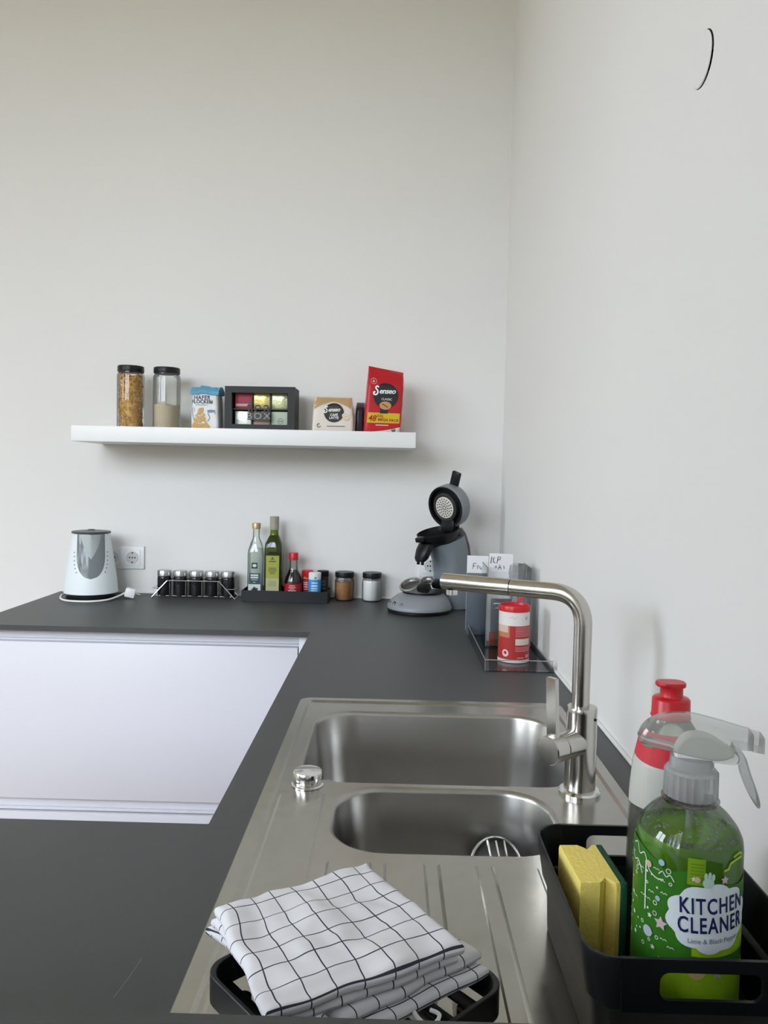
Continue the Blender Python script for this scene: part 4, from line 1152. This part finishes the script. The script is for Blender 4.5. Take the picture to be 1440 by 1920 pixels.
# upper band: side walls and rounded corners from a loft left open where the slotted plates go
def wall_half(sgn):
    rings = []
    for (hx, hy_, z) in ((.080, .1040, .054), (.0855, .1055, BZR - .002), (.0850, .1050, BZR), (.0835, .1035, BZR), (.0825, .1025, BZR - .002), (.0775, .1015, .0545)):
        full = rrect(0, 0, hx, hy_, .024, z, 8)
        if sgn > 0:
            sel = full[27:36] + full[0:9]
        else:
            sel = full[9:27]
        rings.append(sel)
    return MB().loft(rings + [rings[0]], (False, False), close=False)
wall_half(1).build('side_band', BLACK_PL, bk, smooth=40)
wall_half(-1).build('side_band', BLACK_PL, bk, smooth=40)
for sgn, yy in ((-1, -.1040), (1, .1040)):
    zz0, zz1 = (.0630, .0835)
    hole = [p[:2] for p in rrect(0.003, (zz0 + zz1) / 2, .0365, (zz1 - zz0) / 2, .007, 0, 6)]
    vs, fs = curve_fill([[(-.0600, .0535), (.0600, .0535), (.0612, BZR), (-.0612, BZR)], hole], 0, .003)
    MB().add([(x, yy + z, y) for x, y, z in vs], fs).build('slotted_wall', BLACK_PL, bk, smooth=0)

# sponge: yellow foam with grip grooves and green scouring pad on the right
sg = thing('sponge', 'yellow kitchen sponge with green scouring pad standing in the caddy', 'sponge', (-.2005, -2.0385, BF + .0045), math.radians(3))
def sponge_ring(z, x0, x1, s_=1.0):
    hy_ = .0335
    pts = [(x0, -hy_), (-.002, -hy_), (.002, -hy_ + .004), (.005, -hy_ + .0085), (.009, -hy_ + .004), (.012, -hy_), (x1, -hy_),
           (x1, hy_), (.012, hy_), (.009, hy_ - .004), (.005, hy_ - .0085), (.002, hy_ - .004), (-.002, hy_), (x0, hy_)]
    return [(x * s_, y * s_, z) for x, y in pts]
fo = MB().loft([sponge_ring(0, -.0185, .0155, .96), sponge_ring(.003, -.0185, .0155), sponge_ring(.089, -.0185, .0155), sponge_ring(.092, -.0185, .0155, .97)])
fo.build('foam', mat('yellow_foam', (0.95, 0.76, 0.19), 0.9, bump=(260, .6), sss=0.15), sg, smooth=30)
MB().box(.0158, .0215, -.0345, .0345, 0, .092, .0015).build('scouring_pad', mat('green_pad', (0.012, 0.085, 0.045), 0.95, bump=(500, 1.0)), sg)

# spray bottle
sbx, sby = -.1415, -2.1025
sp = thing('spray_bottle', 'clear spray bottle of green kitchen cleaner with white trigger head', 'bottle', (sbx, sby, BF + .0045))
SR = .0400
pf = [(.034, 0), (.0385, .002), (SR, .008), (SR, .146), (.0392, .153), (.0355, .161), (.029, .169), (.0215, .1755), (.0180, .1775), (.0170, .180)]
CLEAR_PL = thin_clear('clear_pet', (0.93, 0.96, 0.94), 0.12)
MB().lathe(pf, 56, caps=(True, False)).build('bottle', CLEAR_PL, sp, smooth=50)
LIQ = mat('green_liquid', (0.17, 0.42, 0.025), 0.04, trans=0.45, ior=1.2)
MB().lathe([(.033, .0012), (.0378, .003), (.0392, .009), (.0392, .146), (.0383, .1525), (.0372, .1545)], 56, caps=(True, True)).build('liquid', LIQ, sp, smooth=50)
fo = MB()
rnd = random.Random(4)
for i in range(170):
    a, q = rnd.random() * 2 * PI, .037 * rnd.random() ** .35
    r_ = rnd.uniform(.0006, .0018)
    st = len(fo.v)
    bm = bmesh.new()
    bmesh.ops.create_icosphere(bm, subdivisions=1, radius=r_)
    fo.add([(v.co.x + q * cos(a), v.co.y + q * sin(a), v.co.z + .1548) for v in bm.verts], [[v.index for v in f.verts] for f in bm.faces])
    bm.free()
o = fo.build('foam', thin_clear('foam_bubbles', (0.86, 0.93, 0.82), 0.25, 0.05, 0.15), sp)
o['kind'] = 'stuff'
MB().tube([(0, 0, .180), (0, 0, .09), (.002, 0, .012)], .0028, 10).build('dip_tube', thin_clear('tube_clear', (0.9, 0.93, 0.9), 0.2, 0.1, 0.2), sp)
MB().lathe([(.0215, .1780), (.0218, .1800), (.0195, .1815)], 40, caps=(True, True)).build('neck_ring', CLEAR_PL, sp)
MILKY = thin_clear('milky_plastic', (0.88, 0.90, 0.89), 0.12, 0.12, 0.17, (0.92, 0.93, 0.92))
MB().lathe([(.0195, .1820), (.0198, .1835), (.0196, .2015), (.0185, .2035), (.0165, .2045), (.0160, .2130)], 72, caps=(False, True), twist=lambda i, z: 1.0 if (z > .2020 or i % 3) else 1.035).build('collar', thin_clear('collar_plastic', (0.75, 0.77, 0.77), 0.18, 0.2, 0.55, (0.70, 0.71, 0.72)), sp, smooth=25)
def extrude_xz(poly, y0, y1, inset=.002):
    cxm = sum(p[0] for p in poly) / len(poly)
    czm = sum(p[1] for p in poly) / len(poly)
    def ring(y, k):
        return [(cxm + (x - cxm) * k, y, czm + (z - czm) * k) for x, z in poly]
    return MB().loft([ring(y0, .93), ring(y0 + inset, 1), ring(y1 - inset, 1), ring(y1, .93)])
HROT = Matrix.Rotation(math.radians(-14), 4, 'Z')
sm2 = lambda pts, n=4: [(p.x, p.y) for p in smooth_path([(x, y, 0) for x, y in pts], n)]
shroud = sm2([(-.0405, .2235), (-.036, .2330), (-.027, .2400), (-.014, .2440), (.000, .2445), (.018, .2415), (.036, .2375), (.0420, .2365)]) + [(.0420, .2245), (.030, .2245)] + sm2([(.028, .2180), (.018, .2140), (.000, .2150), (-.020, .2180), (-.034, .2205), (-.0405, .2235)])[:-1]
extrude_xz(shroud, -.0115, .0115).xf(HROT).build('shroud', MILKY, sp, smooth=40)
extrude_xz([(.0412, .2360), (.0500, .2345), (.0500, .2225), (.0412, .2235)], -.010, .010).xf(HROT).build('nozzle', MILKY, sp, smooth=40)
core = sm2([(-.014, .2050), (-.012, .2200), (-.004, .2300), (.010, .2310), (.024, .2240), (.033, .2180), (.030, .2110), (.014, .2110), (.008, .2060)])
extrude_xz(core, -.0080, .0080).xf(HROT).build('pump_core', mat('pump_white', (0.90, 0.91, 0.86), 0.35), sp, smooth=40)
trig = sm2([(.027, .2210), (.0325, .2130), (.036, .2010), (.041, .1890), (.0470, .1800), (.0495, .1810), (.0475, .1900), (.0420, .2050), (.0380, .2170), (.034, .2220)])
extrude_xz(trig, -.0070, .0070, .0015).xf(HROT).build('trigger', thin_clear('trigger_plastic', (0.88, 0.90, 0.89), 0.2, 0.12, 0.25, (0.85, 0.86, 0.86)), sp, smooth=40)
# printed label: dark green field, pale cloud, lettering, doodles
VA = -.35                        # the print is turned towards the room
LB = on_cyl(SR + .0004, a0=VA)
PR = on_cyl(SR + .0010, a0=VA)
PR2 = on_cyl(SR + .0014, a0=VA)
zz = []
nx = 40
for i in range(nx + 1):
    x = -.062 + .124 * i / nx
    zt = .140 + .004 * sin(x * 90) + (.004 if x < -.02 else (-.006 * (1 + sin(x * 60)) if x > 0 else 0))
    zz.append((x, zt))
vs = [(x, .006) for x, _ in zz] + [(x, .075) for x, _ in zz] + [(x, z) for x, z in zz]
fs = [(r * (nx + 1) + i, r * (nx + 1) + i + 1, (r + 1) * (nx + 1) + i + 1, (r + 1) * (nx + 1) + i) for r in range(2) for i in range(nx)]
decal('label_field', [(vs, fs)], LB, mat('label_green', (0.035, 0.17, 0.012), 0.4), sp)
lime = mat('label_bright', (0.32, 0.55, 0.018), 0.4)
vs, fs = rect2(-.020, .062, .006, .064, 24, 2)
vs = [(x, z if z < .05 else z + .006 * abs(sin(x * 75)) - .002) for x, z in vs]
decal('lime_field', [(vs, fs)], on_cyl(SR + .0007, a0=VA), lime, sp)
vs, fs = rect2(.004, .0555, .076, .092, 16, 2)
decal('lime_field', [(vs, fs)], on_cyl(SR + .0007, a0=VA), lime, sp)
decal('lime_panel', [rect2(-.001, .0115, .130, .150, 4, 2)], on_cyl(SR + .0007, a0=VA), mat('panel_lime', (0.20, 0.36, 0.010), 0.4), sp)
decal('print_lines', [rect2(.001, .0105, z, z + .0007, 3) for z in (.133, .1355, .138, .1405, .143, .1455)], PR, mat('panel_ink', (0.10, 0.24, 0.005), 0.4), sp)
decal('lime_stroke', [ribbon2([(.026, .141), (.030, .142), (.032, .146), (.040, .148), (.046, .148)], .0018), ribbon2([(.035, .150), (.042, .152), (.046, .150)], .0018)], PR, mat('lime_ink', (0.42, 0.62, 0.02), 0.4), sp)
cloud = lambda a: .92 + .05 * abs(sin(a * 5 + .4)) * 2
decal('cloud_label', [disc2(.0190, .1050, .0345, .0262, rings=8, n=64, rf=cloud)], PR, mat('cloud_white', (0.72, 0.80, 0.84), 0.45), sp)
decal('lettering', [text2('KITCHEN', .0168, .0205, .1145, bold=.0003, sx=.68, rot=.05, spacing=1.15), text2('CLEANER', .0168, .0200, .1000, bold=.0003, sx=.68, rot=.05, spacing=1.15)], PR2, NAVY, sp)
decal('lettering', [text2('Lime & Black Pepper', .0052, .0215, .0885, rot=.04, sx=.95)], PR2, mat('grey_print', (0.14, 0.15, 0.22), 0.5), sp)
doodle = []
rnd = random.Random(8)
used_ = []
for i in range(190):
    x, z = rnd.uniform(-.060, .050), rnd.uniform(.070, .142)
    if ((x - .019) / .039) ** 2 + ((z - .105) / .032) ** 2 < 1 or any(abs(x - a) < .0040 and abs(z - b) < .0040 for a, b in used_):
        continue
    if z > .136 - max(0, x) * .15:
        continue
    used_.append((x, z))
    k = rnd.random()
    if k < .35:
        doodle.append(ring2(x, z, rnd.uniform(.0009, .0018), .0006, n=10))
    elif k < .6:
        doodle.append(disc2(x, z, rnd.uniform(.0006, .0011), n=7))
    elif k < .85:
        doodle.append(ribbon2([(x - .0026, z), (x - .0013, z + .0010), (x, z), (x + .0013, z + .0010), (x + .0026, z)], .0006))
    else:
        doodle.append(star2(x, z, .0022))
doodle.append(ribbon2(sm2([(-.052, .142), (-.046, .145), (-.042, .138), (-.036, .141), (-.031, .131), (-.024, .127), (-.018, .128)]), .0009))
doodle.append(ribbon2([(-.034, .136), (-.0335, .098)], .0013))
doodle.append(ribbon2(sm2([(-.056, .136), (-.050, .130), (-.044, .132), (-.038, .124)]), .0009))
doodle.append(ribbon2(sm2([(-.022, .131), (-.019, .134), (-.016, .131), (-.013, .133), (-.010, .129)]), .0008))
o = decal('doodles', doodle, PR, mat('doodle_white', (0.66, 0.76, 0.66), 0.45), sp)
o['kind'] = 'stuff'
for x, z, r_, c in ((-.031, .135, .0026, (0.62, 0.45, 0.32)), (-.020, .1405, .0024, (0.32, 0.52, 0.62)), (.006, .1345, .0022, (0.62, 0.42, 0.32)), (-.022, .112, .0020, (0.32, 0.50, 0.58)), (-.030, .083, .0042, (0.45, 0.50, 0.62)), (.008, .0660, .0070, (0.58, 0.44, 0.18))):
    decal('dot_print', [disc2(x, z, r_, rings=2)], PR2, mat('dot_%.2f_%.2f' % (c[0], c[1]), c, 0.5), sp)
decal('star_print', [star2(-.019, .094, .0055)], PR2, mat('star_mauve', (0.58, 0.48, 0.50), 0.5), sp)
decal('star_print', [star2(.027, .1345, .0036)], PR2, MATS['star_mauve'], sp)
decal('star_print', [star2(.024, .0640, .0050)], PR2, mat('star_grey', (0.45, 0.42, 0.46), 0.5), sp)
decal('hand_print', [disc2(.014, .1325, .0042, .0040, rings=2), disc2(.0120, .1375, .0013, .0028), disc2(.0148, .1382, .0013, .0028), disc2(.0175, .1370, .0013, .0026)], PR2, mat('hand_mint', (0.50, 0.68, 0.58), 0.5), sp)

# washing-up liquid behind the spray bottle
ds = thing('dish_soap', 'clear washing-up liquid bottle with red push cap in the caddy', 'bottle', (-.1275, -2.0170, BF + .0045))
pf = [(.028, 0), (.0325, .002), (.034, .008), (.034, .090), (.0335, .120), (.0335, .150), (.0315, .175), (.0265, .200), (.0190, .212), (.0165, .2155), (.0165, .2190)]
SOAP = thin_clear('soap_pet', (0.86, 0.89, 0.82), 0.15, 0.04, 0.10, (0.7, 0.74, 0.62))
MB().lathe(pf, 48, caps=(True, False), sy=.86).build('bottle', SOAP, ds, smooth=50)
MB().lathe([(.027, .0015), (.0322, .003), (.0328, .009), (.0328, .090), (.0322, .118)], 48, caps=(True, True), sy=.86).build('liquid', thin_clear('soap_liquid', (0.70, 0.76, 0.60), 0.1, 0.05, 0.15, (0.45, 0.52, 0.32)), ds, smooth=50)
def dsr(z):
    for (r0, z0), (r1, z1) in zip(pf, pf[1:]):
        if z0 <= z <= z1 and z1 > z0:
            return r0 + (r1 - r0) * (z - z0) / (z1 - z0)
    return pf[-1][0]
def ds_map(off):
    def f(p):
        r = dsr(p[1]) + off
        a = p[0] / .032 - .30
        return (r * sin(a), -.86 * r * cos(a) - off, p[1])
    return f
decal('label', [rect2(-.044, .044, .140, .184, 24, 6)], ds_map(.0006), mat('soap_silver', (0.60, 0.61, 0.57), 0.4, 0.2), ds)
decal('label_red', [rect2(-.044, .044, .184, .206, 24, 4), ([(-.046 + .092 * i / 20, .184 - .008 * (i / 20) * (1 - i / 20) * 4 * 0 - (.006 if j else 0) * sin(PI * i / 20)) for j in range(2) for i in range(21)], [(i, i + 21, i + 22, i + 1) for i in range(20)])], ds_map(.0009), mat('soap_red', (0.62, 0.03, 0.05), 0.4), ds)
decal('label_green', [rect2(-.030, -.016, .194, .203, 6, 2)], ds_map(.0012), mat('soap_green', (0.10, 0.24, 0.12), 0.4), ds)
cap = MB().lathe([(.0172, .2175), (.0172, .2185), (.0165, .2195), (.0163, .2330), (.0150, .2345), (.0105, .2355), (.0098, .2365), (.0098, .2440), (.0104, .2455), (.0100, .2475), (.006, .2482)], 40, caps=(True, True))
cap.build('cap', RED, ds, smooth=40)
MB().loft([[(x * k + .002, y * k, z) for x, y, _ in rrect(-.003, 0, .0130, .0095, .0085, 0, 6)] for z, k in ((.2448, .97), (.2458, 1), (.2476, 1), (.2486, .95))]).build('push_top', RED, ds, smooth=40)

# ------------------------------------------------------------------ black draining tray with two folded tea towels
DTX, DTY = -.4025, -2.1115
DF = SZ + .0052
dr = thing('draining_tray', 'square black metal draining tray turned at an angle on the drainer', 'tray', (DTX, DTY, DF), math.radians(43))
hs = .0865
rg = [(hs, .016), (hs, .038), (hs - .0006, .0386), (hs - .003, .0386), (hs - .0036, .038), (hs - .0036, .016)]
MB().loft([rrect(0, 0, h_, h_, .020, z, 6) for h_, z in rg] + [rrect(0, 0, hs, hs, .020, .016, 6)], (False, False)).build('rim_band', DARK_METAL, dr, smooth=30)
for i in range(6):
    x = -.0665 + .0266 * i
    MB().box(x - .006, x + .006, -hs + .003, hs - .003, .016, .0185, .0008).build('slat', DARK_METAL, dr)
MB().box(-hs + .003, hs - .003, -.006, .006, .0135, .016, .0008).build('cross_bar', DARK_METAL, dr)
for sx in (-1, 1):
    for sy in (-1, 1):
        MB().lathe([(.006, 0), (.007, .002), (.0065, .0165)], 16, (sx * .062, sy * .062), caps=(True, True)).build('foot', BLACK_PL, dr)

def cloth_material():
    m = mat('checked_cotton', (0.74, 0.73, 0.75), 0.95, spec=0.1)
    nt = m.node_tree
    b = nt.nodes['Principled BSDF']
    uv = nt.nodes.new('ShaderNodeUVMap')
    sep = nt.nodes.new('ShaderNodeSeparateXYZ')
    nt.links.new(uv.outputs[0], sep.inputs[0])
    ln = []
    for k in range(2):
        d = nt.nodes.new('ShaderNodeMath'); d.operation = 'DIVIDE'; d.inputs[1].default_value = .0205
        fr2 = nt.nodes.new('ShaderNodeMath'); fr2.operation = 'FRACT'
        lt = nt.nodes.new('ShaderNodeMath'); lt.operation = 'LESS_THAN'; lt.inputs[1].default_value = .050
        nt.links.new(sep.outputs[k], d.inputs[0])
        nt.links.new(d.outputs[0], fr2.inputs[0])
        nt.links.new(fr2.outputs[0], lt.inputs[0])
        ln.append(lt)
    mxm = nt.nodes.new('ShaderNodeMath'); mxm.operation = 'MAXIMUM'
    nt.links.new(ln[0].outputs[0], mxm.inputs[0])
    nt.links.new(ln[1].outputs[0], mxm.inputs[1])
    mix = nt.nodes.new('ShaderNodeMix'); mix.data_type = 'RGBA'
    mix.inputs[6].default_value = (0.76, 0.75, 0.77, 1)
    mix.inputs[7].default_value = (0.055, 0.055, 0.075, 1)
    nt.links.new(mxm.outputs[0], mix.inputs[0])
    nt.links.new(mix.outputs[2], b.inputs['Base Color'])
    n = nt.nodes.new('ShaderNodeTexNoise'); n.inputs['Scale'].default_value = 900
    bp = nt.nodes.new('ShaderNodeBump'); bp.inputs['Strength'].default_value = .25; bp.inputs['Distance'].default_value = .001
    nt.links.new(n.outputs['Fac'], bp.inputs['Height'])
    nt.links.new(bp.outputs[0], b.inputs['Normal'])
    return m
CLOTH = cloth_material()
def folded_layer(name, parent, corners, zs, thick, seed, wr=.0022, uoff=(0, 0), bulge=.4, N=44):
    """one folded layer of cloth: quad footprint A B C D (world xy), zs = underside height at the corners"""
    A, B, C, D = [Vector((x, y, z)) for (x, y), z in zip(corners, zs)]
    la, lb = ((B - A).length + (C - D).length) / 2, ((D - A).length + (C - B).length) / 2
    mb = MB()
    mb.uv = []
    M_ = 10                                  # rings over the rounded rim
    def base(u, v):
        return A * (1 - u) * (1 - v) + B * u * (1 - v) + C * u * v + D * (1 - u) * v
    def put(u, v, side):
        # distance to the nearest edge in metres rounds the slab's profile
        eu, ev = min(u, 1 - u) * la, min(v, 1 - v) * lb
        e = min(eu, ev)
        rr = thick * .5
        k = 1.0 if e >= rr else math.sqrt(max(0, 1 - (1 - e / rr) ** 2))
        p = base(u, v)
        w_ = noise.noise((u * 3.1 + seed, v * 3.3, seed * 1.7)) * wr * 2 + noise.noise((u * 7 + seed, v * 6, seed)) * wr + noise.noise((u * 1.2, v * 11 + seed, 3)) * wr * .7
        z = p.z + thick * .5 + side * thick * .5 * k + (w_ * k if side > 0 else w_ * .3)
        jx_ = noise.noise((u * 4, v * 4, seed + 9)) * .003
        jy_ = noise.noise((u * 4, v * 4, seed + 19)) * .003
        mb.v.append((p.x + jx_, p.y + jy_, z))
        mb.uv.append((u * la + uoff[0] + noise.noise((u * 3, v * 3, seed + 4)) * .003, v * lb + uoff[1] + (0 if side > 0 else thick * 1.3)))
    ts = []
    for i in range(N + 1):                   # denser samples near the rim
        f = i / N
        ts.append(.5 - .5 * cos(PI * f) if False else f)
    rim = [0, .004, .010, .020, .035, .055]
    ts = rim + [.055 + (.89) * i / (N - 10) for i in range(1, N - 10)] + [1 - r for r in reversed(rim)]
    n = len(ts)
    for side in (1, -1):
        for v in ts:
            for u in ts:
                put(u, v, side)
    for s_ in range(2):
        o_ = s_ * n * n
        for j in range(n - 1):
            for i in range(n - 1):
                a = o_ + j * n + i
                q = (a, a + 1, a + n + 1, a + n)
                mb.f.append(q if s_ == 0 else tuple(reversed(q)))
    bd_ = [i for i in range(n)] + [j * n + n - 1 for j in range(1, n)] + [(n - 1) * n + i for i in range(n - 2, -1, -1)] + [j * n for j in range(n - 2, 0, -1)]
    for a, b in zip(bd_, bd_[1:] + bd_[:1]):
        mb.f.append((a, a + n * n, b + n * n, b))
    # shift into the parent's frame
    L0 = parent.location
    mb.v = [(x - L0.x, y - L0.y, z - L0.z) for x, y, z in mb.v]
    return mb.build(name, CLOTH, parent, smooth=70)
z0 = DF + .0392
lt_ = thing('tea_towel', 'black and white checked tea towel at the bottom of the folded pair', 'towel', (DTX, DTY, z0), 0, 'checked tea towels on the draining tray')
low = [(-.531, -2.068), (-.412, -1.995), (-.296, -2.112), (-.402, -2.192)]
folded_layer('fold', lt_, low, (z0,) * 4, .010, 2, .0008)
folded_layer('fold', lt_, [(-.525, -2.074), (-.414, -2.000), (-.302, -2.108), (-.408, -2.188)], (z0 + .0102,) * 4, .009, 5, .0010, (.007, .004))
ut = thing('tea_towel', 'black and white checked tea towel folded on top of the pair', 'towel', (DTX, DTY, z0 + .020), 0, 'checked tea towels on the draining tray')
folded_layer('fold', ut, [(-.519, -2.090), (-.404, -2.012), (-.322, -2.128), (-.440, -2.200)], (z0 + .0200, z0 + .0200, z0 + .0200, z0 + .0200), .009, 8, .0010, (.003, .009))
folded_layer('fold', ut, [(-.518, -2.092), (-.397, -2.014), (-.318, -2.133), (-.456, -2.212)], (z0 + .0295, z0 + .0295, z0 + .0295, z0 + .0295), .012, 11, .0024, (.011, .006), N=56)
lp = MB().tube(smooth_path([(.045, -.045, .004), (.052, -.056, .003), (.060, -.058, .004), (.064, -.050, .005), (.058, -.044, .004)]), .0016, 6)
lp.build('hanging_loop', PAPER, lt_)
